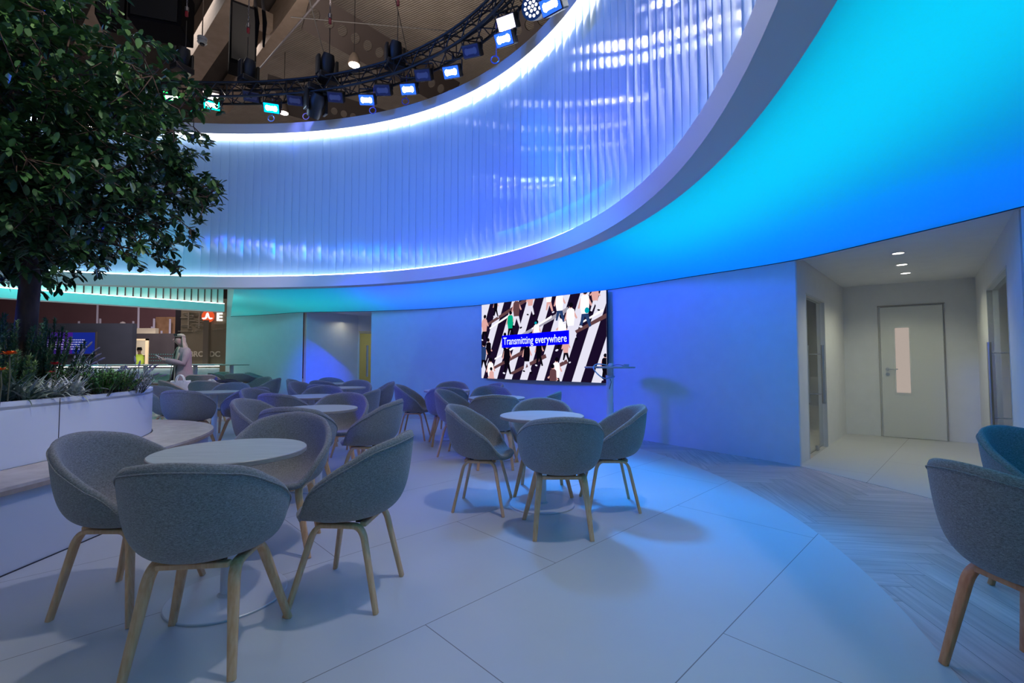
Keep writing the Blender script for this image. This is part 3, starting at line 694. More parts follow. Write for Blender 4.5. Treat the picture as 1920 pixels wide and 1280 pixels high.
# ================================================================ LED SCREEN
def text_obj(name, s, size, mt, parent, loc, rot, ext=.001, sx=1.0, bold=0.0, align='CENTER'):
    c = bpy.data.curves.new(name, 'FONT'); c.body = s; c.size = size; c.extrude = ext; c.align_x = align; c.align_y = 'CENTER'; c.offset = bold; c.resolution_u = 4
    t = bpy.data.objects.new(name, c); COL.objects.link(t); dg = bpy.context.evaluated_depsgraph_get(); dg.update()
    me = bpy.data.meshes.new_from_object(t.evaluated_get(dg)); bpy.data.objects.remove(t); me.name = name; me.materials.clear(); me.materials.append(mt)
    o = bpy.data.objects.new(name, me); COL.objects.link(o); o.location = loc; o.rotation_euler = rot; o.scale = (sx, 1, 1)
    if parent: o.parent = parent
    return o
S0, S1 = Vector((-.575, 9.32, 0)), Vector((1.56, 7.33, 0)); dS = (S1-S0).normalized(); nS = Vector((-dS.y, dS.x, 0))
if nS.y > 0: nS = -nS
SW, SH, SZ = (S1-S0).length, 1.49, .835
scr = empty('led_screen', S0+nS*.065+Vector((0, 0, SZ)), math.atan2(dS.y, dS.x), label='large LED wall screen showing a zebra crossing with people and a blue caption', cat='screen')
MB().box((SW/2, .025, SH/2), (SW+.006, .045, SH+.006)).build('housing', M_BLACKP, scr)
PAL = [('white', (.80, .78, .92), 1.0), ('ink', (.010, .004, .022), 1.0), ('skin', (.85, .45, .42), .9), ('black', (.003, .002, .006), 1), ('green', (.0, .45, .25), .9), ('brown', (.16, .07, .08), .8), ('grey', (.42, .40, .50), .9), ('blue', (0, 0, 1), 1.0), ('navy', (.02, .05, .16), 1), ('bright', (1, .95, 1), 1.1), ('teal', (.0, .4, .5), .9)]
PM = [emis('display_'+n, c, s) for n, c, s in PAL]; PI_ = {p[0]: i for i, p in enumerate(PAL)}
pic = MB(); zz = [0]
def clip_poly(poly):
    for ax, lim, sg in ((0, 0, 1), (0, SW, -1), (1, 0, 1), (1, SH, -1)):
        outp = []
        for i in range(len(poly)):
            p, q = poly[i-1], poly[i]; a = (p[ax]-lim)*sg >= 0; b = (q[ax]-lim)*sg >= 0
            if a != b:
                t = (lim-p[ax])/(q[ax]-p[ax]); outp.append((p[0]+(q[0]-p[0])*t, p[1]+(q[1]-p[1])*t))
            if b: outp.append(q)
        poly = outp
        if len(poly) < 3: return None
    return poly
def pp(poly, c, uvsp=True):
    if uvsp: poly = [(u*SW, v*SH) for u, v in poly]
    poly = clip_poly(poly)
    if not poly: return
    zz[0] += 1; y = -.0015-.00003*zz[0]
    pic.add([(p[0], y, p[1]) for p in poly], [tuple(range(len(poly)))], PI_[c])
pp([(0, 0), (1, 0), (1, 1), (0, 1)], 'white')
for k in range(-1, 9):
    u0 = .018+k*.135; pp([(u0, 0), (u0+.072, 0), (u0+.072+.20, 1), (u0+.20, 1)], 'ink')
for u, v, l in ((.05, .70, .42), (.33, .50, .42), (.12, .12, .30), (.62, .12, .12), (.80, .55, .22), (.28, .05, .3)):   # sun streaks across the road
    pp([(u, v), (u+l, v+l*.75), (u+l-.01, v+l*.75+.045), (u-.01, v+.03)], 'brown' if u != .33 else 'grey')
for u, v, l in ((.08, .66, .2), (.46, .62, .16), (.13, .25, .2), (.84, .66, .14)): pp([(u, v), (u+l, v+l*.8), (u+l, v+l*.8+.03), (u, v+.02)], 'bright')
def ell(cx, cy, rx, ry, c, a=0, n=12):
    pts = []
    for i in range(n):
        g = 2*PI*i/n; x, y = rx*math.cos(g), ry*math.sin(g); pts.append((cx+x*math.cos(a)-y*math.sin(a), cy+x*math.sin(a)+y*math.cos(a)))
    pp(pts, c, False)
def limb(x0, y0, x1, y1, w0, w1, c):
    d = Vector((x1-x0, y1-y0)); n = Vector((-d.y, d.x)).normalized()
    pp([(x0+n.x*w0, y0+n.y*w0), (x1+n.x*w1, y1+n.y*w1), (x1-n.x*w1, y1-n.y*w1), (x0-n.x*w0, y0-n.y*w0)], c, False)
def walker(u, v, s, top, legs, lean=0.0, flip=1, hair='black'):
    x, y = u*SW, v*SH; f = flip
    limb(x+.01*s, y-.1*s, x+.10*s*f, y-.36*s, .042*s, .022*s, legs); limb(x-.01*s, y-.1*s, x-.07*s*f+lean, y-.33*s, .042*s, .02*s, legs)
    ell(x+.12*s*f, y-.385*s, .035*s, .018*s, 'white' if legs != 'white' else 'black', .3); ell(x-.08*s*f+lean, y-.35*s, .035*s, .018*s, 'white' if legs != 'white' else 'black', -.2)
    limb(x-.06*s, y+.10*s, x-.12*s*f, y-.06*s, .022*s, .016*s, 'skin'); limb(x+.06*s, y+.09*s, x+.13*s*f, y-.03*s, .022*s, .016*s, 'skin')
    pp([(x-.075*s, y+.12*s), (x-.09*s, y-.02*s), (x-.065*s, y-.15*s), (x+.065*s, y-.15*s), (x+.085*s, y-.02*s), (x+.08*s, y+.12*s), (x+.03*s, y+.155*s), (x-.03*s, y+.155*s)], top, False)
    ell(x+.005*s, y+.175*s, .035*s, .03*s, 'skin'); ell(x+.012*s*f, y+.205*s, .047*s, .045*s, hair)
FIG = [(.03, .72, .85, 'skin', 'black', 1), (.07, .40, .85, 'black', 'ink', -1), (.02, .34, .9, 'navy', 'black', 1), (.09, .12, .95, 'bright', 'white', 1), (.10, .02, .8, 'skin', 'black', -1),
       (.275, .74, .85, 'green', 'black', 1), (.33, .90, .95, 'brown', 'white', 1), (.23, .47, .8, 'black', 'black', -1), (.245, .30, .95, 'black', 'black', 1), (.14, .97, .6, 'black', 'black', 1), (.45, 1.0, .8, 'skin', 'white', 1),
       (.50, .60, .8, 'bright', 'black', 1), (.42, .32, .9, 'black', 'white', 1), (.52, .37, .8, 'black', 'black', 1), (.70, .62, 1.0, 'bright', 'black', -1), (.68, .92, .95, 'bright', 'navy', 1), (.76, .74, 1.0, 'bright', 'white', 1),
       (.86, .87, 1.05, 'bright', 'navy', 1), (.93, .98, .8, 'skin', 'white', -1), (.60, 1.02, .8, 'bright', 'skin', 1), (.655, .13, .9, 'bright', 'black', 1), (.63, .05, .9, 'brown', 'black', -1), (.99, .20, .7, 'black', 'black', 1), (.725, .40, .7, 'skin', 'black', 1)]
for u, v, s, t, l, f in FIG: walker(u, v, s, t, l, 0, f)
ell(.495*SW, .70*SH, .03, .025, 'teal'); ell(.875*SW, .80*SH, .045, .05, 'teal')
pp([(.2, .405), (.75, .43), (.75, .59), (.2, .565)], 'blue')
o_ = pic.build('display', PM, scr, recalc=False)
tx = text_obj('caption', 'Transmitting everywhere', .20, emis('display_text', (.85, .95, 1), 1.1), scr, (.475*SW, -.006-.00003*zz[0], .492*SH), (PI/2, -.0231*0, 0), .0005, .745, .0008)
tx.rotation_euler = (PI/2, R(-.72), 0)

# ================================================================ PLANTER, BENCH, TREE
def sup(cx, cy, a, b, e, n=96):
    return [(cx+a*math.copysign(abs(math.cos(2*PI*i/n))**(2/e), math.cos(2*PI*i/n)), cy+b*math.copysign(abs(math.sin(2*PI*i/n))**(2/e), math.sin(2*PI*i/n))) for i in range(n)]
PCX, PCY = -4.9, 2.9
M_PLANT = mat('white_planter_lacquer', (.62, .63, .68), .35, spec=.35)
pl = empty('planter', (0, 0, 0), label='large white rounded planter holding the tree, with the bench around it', cat='planter')
o = MB().prism(sup(PCX, PCY, 1.65, 2.1, 3), .5, .90).build('planter_wall', M_PLANT, pl, angle=30)
so, si = sup(PCX, PCY, 1.65, 2.1, 3), sup(PCX, PCY, 1.60, 2.05, 3)
MB().sweep_strip(lambda i: [Vector((*so[i], .88)), Vector((*so[i], .93)), Vector((*si[i], .93)), Vector((*si[i], .88))], range(96), closed=True).build('rim', M_PLANT, pl, angle=40)
sm = MB()
for a_ in (4.6, -40, 150):
    x, y = PCX+1.65*math.copysign(abs(math.cos(R(a_)))**.667, math.cos(R(a_))), PCY+2.1*math.copysign(abs(math.sin(R(a_)))**.667, math.sin(R(a_))); sm.box((x, y, .715), (.004, .004, .425))
sm.build('panel_joints', M_SEAM, pl)
M_SOIL = noise_mat('bark_mulch', (.015, .009, .007), (.10, .055, .04), 30, rough=.95, bump=.8)
soil = setk(MB().prism(sup(PCX, PCY, 1.59, 2.04, 3), .895, .905).build('soil', M_SOIL), 'dark bark mulch filling the white planter', 'soil', kind='stuff')
ch = MB(); rnd = random.Random(5)
for i in range(1500):
    a = rnd.uniform(-1.7, 1.5); k = rnd.uniform(.72, .985); x, y = PCX+1.58*k*math.copysign(abs(math.cos(a))**.67, math.cos(a)), PCY+2.03*k*math.copysign(abs(math.sin(a))**.67, math.sin(a))
    ch.box(None, (rnd.uniform(.02, .05), rnd.uniform(.012, .025), .006), M=Matrix.Translation((x, y, .912)) @ Euler((rnd.uniform(-.5, .5), rnd.uniform(-.5, .5), rnd.uniform(0, 6))).to_matrix().to_4x4())
setk(ch.build('bark_chips', noise_mat('bark_chip', (.06, .03, .02), (.22, .12, .08), 8, rough=.9)), 'loose reddish bark chips along the planter rim', 'bark chips', kind='stuff')
bn = empty('bench', (0, 0, 0), label='curved bench with marbled wood seat running around the white planter', cat='bench')
bo = sup(PCX, PCY, 2.12, 2.55, 3, 128); bi = sup(PCX, PCY, 1.66, 2.11, 3, 128)
MB().sweep_strip(lambda i: [Vector((*bo[i], .455)), Vector((*bo[i], .50)), Vector((*bi[i], .50)), Vector((*bi[i], .455))], range(128), closed=True).build('seat', M_BENCH, bn, angle=40)
MB().sweep_strip(lambda i: [Vector((*bo[i], .457)).lerp(Vector((*bi[i], .457)), -.004), Vector((*bo[i], .482)).lerp(Vector((*bi[i], .482)), -.004), Vector((*bo[i], .482)).lerp(Vector((*bi[i], .482)), .02), Vector((*bo[i], .457)).lerp(Vector((*bi[i], .457)), .02)], range(128), closed=True).build('edge_trim', noise_mat('bench_edge', (.35, .26, .21), (.42, .33, .27), 20), bn, angle=40)
MB().prism(sup(PCX, PCY, 2.08, 2.51, 3, 128), .008, .455).build('base', M_PLANT, bn, angle=30)
bs = sup(PCX, PCY, 2.085, 2.515, 3, 128)
MB().sweep_strip(lambda i: [Vector((*bs[i], .006)), Vector((*bs[i], .013)), Vector((*bo[i], .006)).lerp(Vector((*bs[i], .006)), .9)], range(128), closed=True).build('floor_joint', M_SEAM, bn)

# ---- tree
M_BARK = noise_mat('tree_bark', (.035, .018, .014), (.13, .07, .05), 14, (1, 1, .25), .9, .9)
M_LEAF = bpy.data.materials.new('tree_leaf'); M_LEAF.use_nodes = True
b_ = M_LEAF.node_tree.nodes['Principled BSDF']; b_.inputs['Roughness'].default_value = .36; b_.inputs['Specular IOR Level'].default_value = .45
def leaf_tint(m, cols):
    a_ = N(m, 'ShaderNodeAttribute'); a_.attribute_name = 'tone'; cr = N(m, 'ShaderNodeValToRGB'); b = m.node_tree.nodes['Principled BSDF']
    while len(cr.color_ramp.elements) < len(cols): cr.color_ramp.elements.new(.5)
    for i, c in enumerate(cols): cr.color_ramp.elements[i].position = i/(len(cols)-1); cr.color_ramp.elements[i].color = (*c, 1)
    L(m, a_.outputs['Fac'], cr.inputs[0]); L(m, cr.outputs[0], b.inputs['Base Color'])
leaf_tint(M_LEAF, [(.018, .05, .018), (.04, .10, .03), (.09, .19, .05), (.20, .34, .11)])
class Leaves:
    def __init__(s): s.v = []; s.f = []; s.t = []
    def leaf(s, p, d, ln, wd, tone, droop=.15, fold=.2, up=Vector((0, 0, 1))):
        d = d.normalized(); side = d.cross(up); side = side.normalized() if side.length > 1e-3 else Vector((1, 0, 0)); nn = side.cross(d)
        b = len(s.v)
        prof = [(0, .06), (.25, .35), (.6, .5), (.85, .36), (1.0, .02)]
        for t, w_ in prof:
            c = p+d*ln*t-up*droop*ln*t*t
            s.v += [c-side*w_*wd+nn*fold*w_*wd, c, c+side*w_*wd+nn*fold*w_*wd]
        for i in range(4):
            a = b+3*i; s.f += [(a, a+1, a+4, a+3), (a+1, a+2, a+5, a+4)]; s.t += [tone, tone]
    def blade(s, p, d, ln, wd, tone, droop=.8, n=5):
        d = d.normalized(); side = Vector((-d.y, d.x, 0)); side = side.normalized() if side.length > 1e-3 else Vector((1, 0, 0)); b = len(s.v)
        for i in range(n+1):
            t = i/n; c = p+d*ln*t+Vector((0, 0, -droop*ln*t*t)); w_ = wd*(1-t**2.5)*.5+.0005
            s.v += [c-side*w_, c+side*w_]
        for i in range(n): a = b+2*i; s.f.append((a, a+1, a+3, a+2)); s.t.append(tone)
    def build(s, name, m, parent=None):
        me = bpy.data.meshes.new(name); me.from_pydata(s.v, [], s.f); a = me.attributes.new('tone', 'FLOAT', 'FACE')
        for i, t in enumerate(s.t): a.data[i].value = t
        for p in me.polygons: p.use_smooth = True
        me.materials.append(m); o = bpy.data.objects.new(name, me); COL.objects.link(o)
        if parent: o.parent = parent
        return o
rnd = random.Random(21)
def rdir(): 
    while True:
        v = Vector((rnd.uniform(-1, 1), rnd.uniform(-1, 1), rnd.uniform(-1, 1)))
        if .05 < v.length < 1: return v.normalized()
TC = Vector((-4.15, 3.55, 3.05)); TR_ = Vector((1.62, 1.35, 1.22)); T0 = Vector((-3.98, 3.72, .90))
tree = empty('tree', T0, label='leafy evergreen tree with a dark trunk growing in the white planter', cat='tree')
tk = [Vector((0, 0, 0)), Vector((-.02, 0, .25)), Vector((.0, 0, .6)), Vector((.04, -.02, .95)), Vector((.0, -.05, 1.4))]
MB().tube([p for p in tk], [.10, .078, .068, .064, .05], 14).build('trunk', M_BARK, tree, smooth=True)
br_ = MB(); lf = Leaves(); tips = []
def nz3(p): return math.sin(p.x*3.1+1)*math.sin(p.y*2.7+2)*math.sin(p.z*3.7+.5)
for i in range(620):
    d = rdir(); k = rnd.uniform(.12, 1.0)**.5
    P = Vector((d.x*TR_.x, d.y*TR_.y, d.z*TR_.z))*k*(1+.14*nz3(d*2.2))+TC
    if P.z < 1.95: continue
    tips.append(P)
for i, P in enumerate(tips):
    Q = P-T0; s0 = tk[3].lerp(tk[4], rnd.random()) if i % 3 else tk[4]
    mid = s0.lerp(Q, .5)+Vector((0, 0, rnd.uniform(0, .15)))
    if i % 6 == 0: br_.tube([s0, mid, Q], [.016, .009, .003], 5)
    ax = (P-TC).normalized()
    for c in range(5):
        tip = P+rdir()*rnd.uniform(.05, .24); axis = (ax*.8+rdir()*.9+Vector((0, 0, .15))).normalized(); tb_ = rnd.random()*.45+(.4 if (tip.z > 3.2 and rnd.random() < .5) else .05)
        br_.tube([Q, tip-T0+axis*.02], [.004, .002], 4)
        for q in range(rnd.randint(9, 14)):
            e = axis.orthogonal().normalized(); e.rotate(Matrix.Rotation(rnd.random()*6.28, 3, axis)); dd = (e*rnd.uniform(.5, 1.1)+axis*rnd.uniform(.2, .9)).normalized()
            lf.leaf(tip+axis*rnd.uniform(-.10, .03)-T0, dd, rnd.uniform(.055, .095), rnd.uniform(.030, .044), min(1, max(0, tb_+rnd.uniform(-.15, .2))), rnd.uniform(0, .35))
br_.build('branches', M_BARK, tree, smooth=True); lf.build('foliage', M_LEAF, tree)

# ---- planting
def plant_mat(name, cols, rough=.6):
    m = bpy.data.materials.new(name); m.use_nodes = True; m.node_tree.nodes['Principled BSDF'].inputs['Roughness'].default_value = rough; m.node_tree.nodes['Principled BSDF'].inputs['Specular IOR Level'].default_value = .3; leaf_tint(m, cols); return m
M_NEED = plant_mat('bottlebrush_needles', [(0.0255, 0.085, 0.051), (0.068, 0.17, 0.085), (0.204, 0.306, 0.085)])
M_STRAP = plant_mat('variegated_straps', [(0.068, 0.119, 0.085), (0.272, 0.323, 0.272), (0.646, 0.646, 0.612)])
M_SHRUB = plant_mat('small_shrub_leaves', [(0.034, 0.119, 0.0255), (0.085, 0.238, 0.051), (0.272, 0.374, 0.204)])
M_SILV = plant_mat('silver_leaves', [(0.204, 0.238, 0.255), (0.408, 0.442, 0.476), (0.714, 0.714, 0.782)])
M_STEM = mat('plant_stem', (.07, .07, .04), .8)
def pos(px, py, Y):   # a spot in the planter at this depth
    X = (px-960)/FPX*Y; return Vector((X, Y, .905))
def bottlebrush(P, n, hmin, hmax, spread, lb, tone=0.0):
    t = empty('needle_bush', P, label=lb, cat='plant', group='plants in the white planter'); l = Leaves(); sb = MB()
    for i in range(n):
        a = rnd.random()*6.28; r = spread*math.sqrt(rnd.random()); top = Vector((r*math.cos(a), r*math.sin(a), rnd.uniform(hmin, hmax)*(1-.35*(r/spread)**2))); base = Vector((r*.35*math.cos(a), r*.35*math.sin(a), 0)); pts = bez(base, base+Vector((0, 0, .15)), top-Vector((0, 0, .2)), top, 8)
        sb.tube(pts, [.006]*6+[.004]*3, 5); tn = rnd.random()*.6+tone
        for q in range(230):
            tt = rnd.uniform(.30, 1)**.8*8; k = min(7, int(tt)); c = pts[k].lerp(pts[k+1], tt-k); e = rdir(); e.z = abs(e.z)*.6+.35
            l.blade(c, e, .034, .008, min(1, max(0, tn+rnd.uniform(-.2, .2)+(.25 if tt > 6.5 else 0))), .1, 1)
    sb.build('stems', M_STEM, t, smooth=True); l.build('needles', M_NEED, t); return t
bottlebrush(pos(28, 640, 3.55), 46, .48, .70, .34, 'tall bottlebrush like green bush at the foot of the tree, left part')
bottlebrush(pos(90, 640, 3.75), 40, .45, .68, .28, 'tall bottlebrush like bush right of the tree trunk', -.1)
bottlebrush(pos(10, 640, 3.15), 16, .25, .42, .16, 'lower yellow green needle bush at the left picture edge', .45)
def strap(P, n, ln, lb, tone=.4, wd=.016):
    t = empty('strap_leaf_plant', P, label=lb, cat='plant', group='plants in the white planter'); l = Leaves()
    for i in range(n):
        a = rnd.random()*6.28; up = rnd.uniform(.5, 2.2); d = Vector((math.cos(a), math.sin(a), up)); l.blade(Vector((rnd.uniform(-.03, .03), rnd.uniform(-.03, .03), 0)), d, ln*rnd.uniform(.6, 1.15), wd*rnd.uniform(.7, 1.2), min(1, max(0, tone+rnd.uniform(-.4, .45))), rnd.uniform(.2, .6), 7)
    l.build('leaves', M_STRAP, t); return t
strap(pos(12, 0, 3.08), 90, .36, 'grassy plant with dark arching strap leaves at the left edge of the planter', .15, .014)
strap(pos(52, 0, 3.16), 80, .30, 'second grassy plant near the planter rim, dull green arching leaves', .3)
strap(pos(98, 0, 3.36), 110, .30, 'pale striped strap leaf plant hanging over the middle of the planter rim', .75)
strap(pos(140, 0, 3.52), 110, .30, 'pale striped strap leaf plant right of the middle, nearest the green shrubs', .8)
strap(pos(75, 0, 3.5), 45, .40, 'tall arching strap leaf plant in front of the needle bush', .5, .013)
def shrub(P, n, r, h, lb, m, tone=.3, ll=.022, name='low_shrub', whorl=True):
    t = empty(name, P, label=lb, cat='plant', group='plants in the white planter'); l = Leaves(); sb = MB()
    for i in range(n):
        a = rnd.random()*6.28; q = r*math.sqrt(rnd.random()); top = Vector((q*math.cos(a), q*math.sin(a), h*rnd.uniform(.55, 1)*(1-.3*(q/r)**2))); base = top*.3; base.z = 0
        sb.tube([base, top.lerp(base, .4), top], .0025, 4); tn = tone+rnd.uniform(-.2, .25)
        for k in range(26):
            tt = rnd.uniform(.3, 1); c = base.lerp(top, tt); e = rdir(); e.z = abs(e.z)*.8+.2; l.leaf(c, e, ll*rnd.uniform(.7, 1.3), ll*.42, min(1, max(0, tn+(.2 if tt > .85 else -.05))), .1)
    sb.build('stems', M_STEM, t); l.build('leaves', m, t); return t
shrub(pos(195, 0, 3.7), 60, .15, .24, 'small bluish green shrub near the right part of the planter rim', M_SHRUB, .25, .028)
shrub(pos(228, 0, 3.95), 60, .16, .24, 'small bright green shrub toward the right end of the planter', M_SHRUB, .5)
shrub(pos(215, 0, 4.25), 45, .18, .27, 'pale green shrub behind the bright one at the planter end', M_SILV, .3)
shrub(pos(172, 0, 3.9), 60, .22, .30, 'grey green bushy plant behind the strap leaves', M_SILV, .25, .026)
shrub(pos(130, 0, 3.75), 50, .2, .30, 'dark green shrub low beside the needle bush', M_SHRUB, .0, .03)
shrub(pos(262, 0, 4.15), 55, .13, .22, 'silver grey shrub at the rounded right end of the planter', M_SILV, .6, .02)
def lavender(P, tips_, lb):
    t = empty('lavender', P, label=lb, cat='plant', group='plants in the white planter'); l = Leaves(); sb = MB(); fl = MB()
    for tp in tips_:
        tp = Vector(tp); pts = bez((0, 0, 0), (tp.x*.2, tp.y*.2, tp.z*.6), (tp.x*.7, tp.y*.7, tp.z*.9), tp, 8); sb.tube(pts, .0022, 4)
        d = (pts[-1]-pts[-2]).normalized(); fl.tube([pts[-1]-d*.03, pts[-1]-d*.01, pts[-1]+d*.02, pts[-1]+d*.035], [.003, .008, .007, .002], 6)
        for k in range(22):
            i = rnd.randint(1, 6); c = pts[i].lerp(pts[i+1], rnd.random()); e = rdir(); l.blade(c, e+d*.5, .03, .004, rnd.random()*.6+.2, .2, 2)
    sb.build('stems', M_SILV_S, t); l.build('leaves', M_SILV, t); fl.build('flower_heads', mat('lavender_head', (.22, .20, .30), .8), t); return t
M_SILV_S = mat('silver_stem', (.2, .22, .22), .8)
lavender(pos(258, 0, 4.05), [(.02, 0, .26), (.16, 0, .24), (.22, .02, .16), (.14, -.03, .24), (-.02, 0, .30), (.08, .05, .2), (.17, 0, .17), (-.08, 0, .22)], 'lavender with thin flower stalks leaning out over the planter end')
lavender(pos(135, 0, 3.7), [(.14, 0, .42), (.20, 0, .38), (.08, 0, .36), (.24, 0, .30), (.02, 0, .3), (.16, .05, .33), (.22, -.04, .27)], 'silvery branching plant rising between needle bush and shrubs')
def bloom(P, h, col, lb, n=14, r=.035, name='flower'):
    t = empty(name, P, label=lb, cat='flower'); MB().tube([(0, 0, 0), (.01, 0, h*.6), (0, 0, h)], .004, 5).build('stem', M_STEM, t); l = Leaves()
    for i in range(n):
        a = 2*PI*i/n; l.leaf(Vector((0, 0, h)), Vector((math.cos(a), math.sin(a), rnd.uniform(.2, 1.0))), r, r*.5, .5)
    o = l.build('petals', col, t); MB().lathe([(0, -.006), (.008, -.004), (.009, .004), (0, .009)], (0, 0, h+.006), 10).build('flower_centre', mat('flower_centre', (.5, .25, .02), .7), t); return t
M_OR = plant_mat('orange_petals', [(.75, .14, .01), (.8, .16, .01)]); M_RD = plant_mat('red_petals', [(.35, .01, .02), (.4, .01, .03)]); M_WP = plant_mat('white_petals', [(.8, .75, .7), (.8, .78, .75)])
bloom(pos(18, 0, 2.98), .33, M_OR, 'orange flower standing highest in front of the needle bush', 16, .05)
bloom(pos(3, 0, 2.9), .23, M_OR, 'lower orange flower at the very left edge of the picture', 14, .04)
bloom(pos(104, 0, 3.45), .26, M_RD, 'dark red flower head right of the tree trunk', 14, .04)
bloom(pos(98, 0, 3.4), .20, M_RD, 'dark red flower low among the strap leaves', 12, .035)
bloom(pos(268, 0, 4.10), .10, M_WP, 'small white flower with a yellow centre at the planter end', 12, .022)
# ================================================================ PEOPLE
M_SKIN = mat('skin', (.55, .32, .27), .5); M_HAIR = noise_mat('blond_hair', (.50, .34, .26), (.72, .54, .46), 60, (1, 1, .06), .45, .3)
M_COAT = noise_mat('mauve_wool_coat', (.34, .25, .28), (.42, .32, .35), 90, rough=.9, spec=.1); M_LAPEL = noise_mat('beige_coat_lining', (.42, .36, .30), (.5, .43, .36), 90, rough=.9, spec=.1)
M_DRESS = mat('black_knit', (.008, .008, .010), .85, spec=.1)
def skin_mesh(name, verts, edges, radii, mt, parent, sub=2):
    me = bpy.data.meshes.new(name); me.from_pydata([tuple(v) for v in verts], edges, []); me.materials.append(mt)
    o = bpy.data.objects.new(name, me); COL.objects.link(o); o.parent = parent
    sk = o.modifiers.new('skin', 'SKIN'); sk.use_smooth_shade = True
    for i, r in enumerate(radii):
        r = r if isinstance(r, tuple) else (r, r); me.skin_vertices[0].data[i].radius = r
    me.skin_vertices[0].data[0].use_root = True
    s = o.modifiers.new('sub', 'SUBSURF'); s.levels = s.render_levels = sub
    return bake(o)
def chain(V, E, Rr, start, pts, rad):
    prev = start
    for p, r in zip(pts, rad):
        V.append(p); Rr.append(r); E.append((prev, len(V)-1)); prev = len(V)-1
    return prev
def body(parent, hands, elbows, headtilt=(0, .05), mt=None, hgt=1.0):
    """one continuous figure facing +Y; hands: wrist points, elbows: elbow points"""
    V = [(0, 0, .93)]; E = []; Rr = [(.15, .105)]
    ch_ = chain(V, E, Rr, 0, [(0, 0, 1.08), (0, -.01, 1.25), (0, -.015, 1.38), (0, -.01, 1.45), (0, .02, 1.50)], [(.115, .085), (.135, .095), (.145, .085), (.06, .055), (.048, .048)])
    hy, hz = headtilt
    chain(V, E, Rr, ch_, [(0, .035+hy*.3, 1.555), (0, .05+hy, 1.60), (0, .045+hy, 1.66)], [(.062, .075), (.072, .088), (.055, .065)])
    wr = []
    for s, (hnd, elb) in zip((-1, 1), zip(hands, elbows)):
        w_ = chain(V, E, Rr, 3, [(s*.15, -.015, 1.385), elb, tuple(Vector(elb).lerp(Vector(hnd), .5)), hnd], [.052, .042, .036, .024]); wr.append(w_)
        chain(V, E, Rr, 0, [(s*.09, 0, .84), (s*.10, .01, .50), (s*.10, -.02, .28), (s*.10, -.03, .09), (s*.10, .08, .045)], [.085, .058, .052, .034, .03])
    for s, hnd, elb in zip((-1, 1), hands, elbows):            # palm and fingers
        h_ = Vector(hnd); d = (h_-Vector(elb)).normalized(); up = Vector((0, 0, 1)); side = d.cross(up).normalized(); nrm = side.cross(d)
        pw = wr[0 if s < 0 else 1]; pc = h_+d*.045
        V.append(tuple(pc)); Rr.append((.026, .014)); E.append((pw, len(V)-1)); pi_ = len(V)-1
    o = skin_mesh('body', V, E, Rr, mt or M_SKIN, parent)
    return o
def fingers(parent, hnd, elb, s, curl=.6):
    h_ = Vector(hnd); d = (h_-Vector(elb)).normalized(); side = d.cross(Vector((0, 0, 1))).normalized(); nrm = side.cross(d); mb = MB()
    for k, (o_, l_) in enumerate(((-.024, .058), (-.008, .066), (.008, .062), (.023, .05))):
        p0 = h_+d*.05+side*o_; p1 = p0+d*l_*.5; p2 = p1+(d*(1-curl)+nrm*curl)*l_*.35; p3 = p2+(d*(.2)+nrm)*l_*.22; mb.tube([p0, p1, p2, p3], [.009, .0085, .0075, .005], 7)
    p0 = h_+d*.02-side*.022*s; mb.tube([p0, p0+d*.03-side*.014*s+nrm*.01, p0+d*.055-side*.008*s+nrm*.025], [.010, .009, .006], 7)
    return mb.build('fingers', M_SKIN, parent, smooth=True)
WP = Vector((-6.84, 9.45, .007))
wo = empty('person', WP, math.atan2(-.84, -.54)-PI/2, label='woman in a long mauve coat standing and looking down at her phone', cat='person')
hands = [(-.05, .34, 1.20), (.07, .30, 1.20)]; elbs = [(-.22, .06, 1.12), (.23, .05, 1.12)]
bd = body(wo, hands, elbs, (.03, 0))
for s, h_, e_ in zip((-1, 1), hands, elbs): fingers(bd, h_, e_, s)
fc = MB()       # face: nose, lips, eyes, ears
fc.tube([(0, .155, 1.635), (0, .178, 1.60), (0, .165, 1.592)], [.007, .012, .009], 8); fc.tube([(-.018, .155, 1.568), (0, .163, 1.566), (.018, .155, 1.568)], [.004, .006, .004], 6)
for s in (-1, 1): fc.tube([(s*.072, .05, 1.64), (s*.078, .04, 1.62), (s*.074, .05, 1.60)], [.008, .012, .007], 7)
fc.build('face', M_SKIN, bd, smooth=True)
ey = MB()
for s in (-1, 1): ey.lathe([(0, -.009), (.012, 0), (0, .006)], (s*.03, .146, 1.625), 8)
ey.build('eyes', M_BLACKP, bd)
# hair: cap and long fall over shoulders and back
hv = MB(); cols = 20; rows = [(1.735, .02, .02), (1.725, .055, .06), (1.69, .082, .09), (1.64, .094, .10), (1.58, .10, .10), (1.50, .105, .095), (1.42, .13, .10), (1.32, .15, .10), (1.22, .14, .085), (1.12, .10, .06)]
rr_h = []
for z, rx, ry in rows:
    row = []
    for i in range(cols):
        a = (PI*(.03) if z > 1.52 else PI*-.06)+(PI*(.94 if z > 1.52 else 1.12))*i/(cols-1)                        # from right front round the back to left front
        cy_ = .055 if z > 1.55 else .02-.03*(1.55-z)
        w_ = 1+.05*math.sin(i*2.3+z*9)
        row.append(Vector((rx*w_*math.cos(a), cy_-ry*w_*math.sin(a), z+(0 if z > 1.2 else .03*math.sin(i*1.7)))))
    rr_h.append(row)
vs = [p for r_ in rr_h for p in r_]; fs = [(i*cols+k, i*cols+k+1, (i+1)*cols+k+1, (i+1)*cols+k) for i in range(len(rows)-1) for k in range(cols-1)]
hv.add(vs, fs); cap = len(hv.v)
hv.lathe([(0, .125), (.05, .115), (.082, .08), (.089, .055)], (0, .045, 1.62), 24)
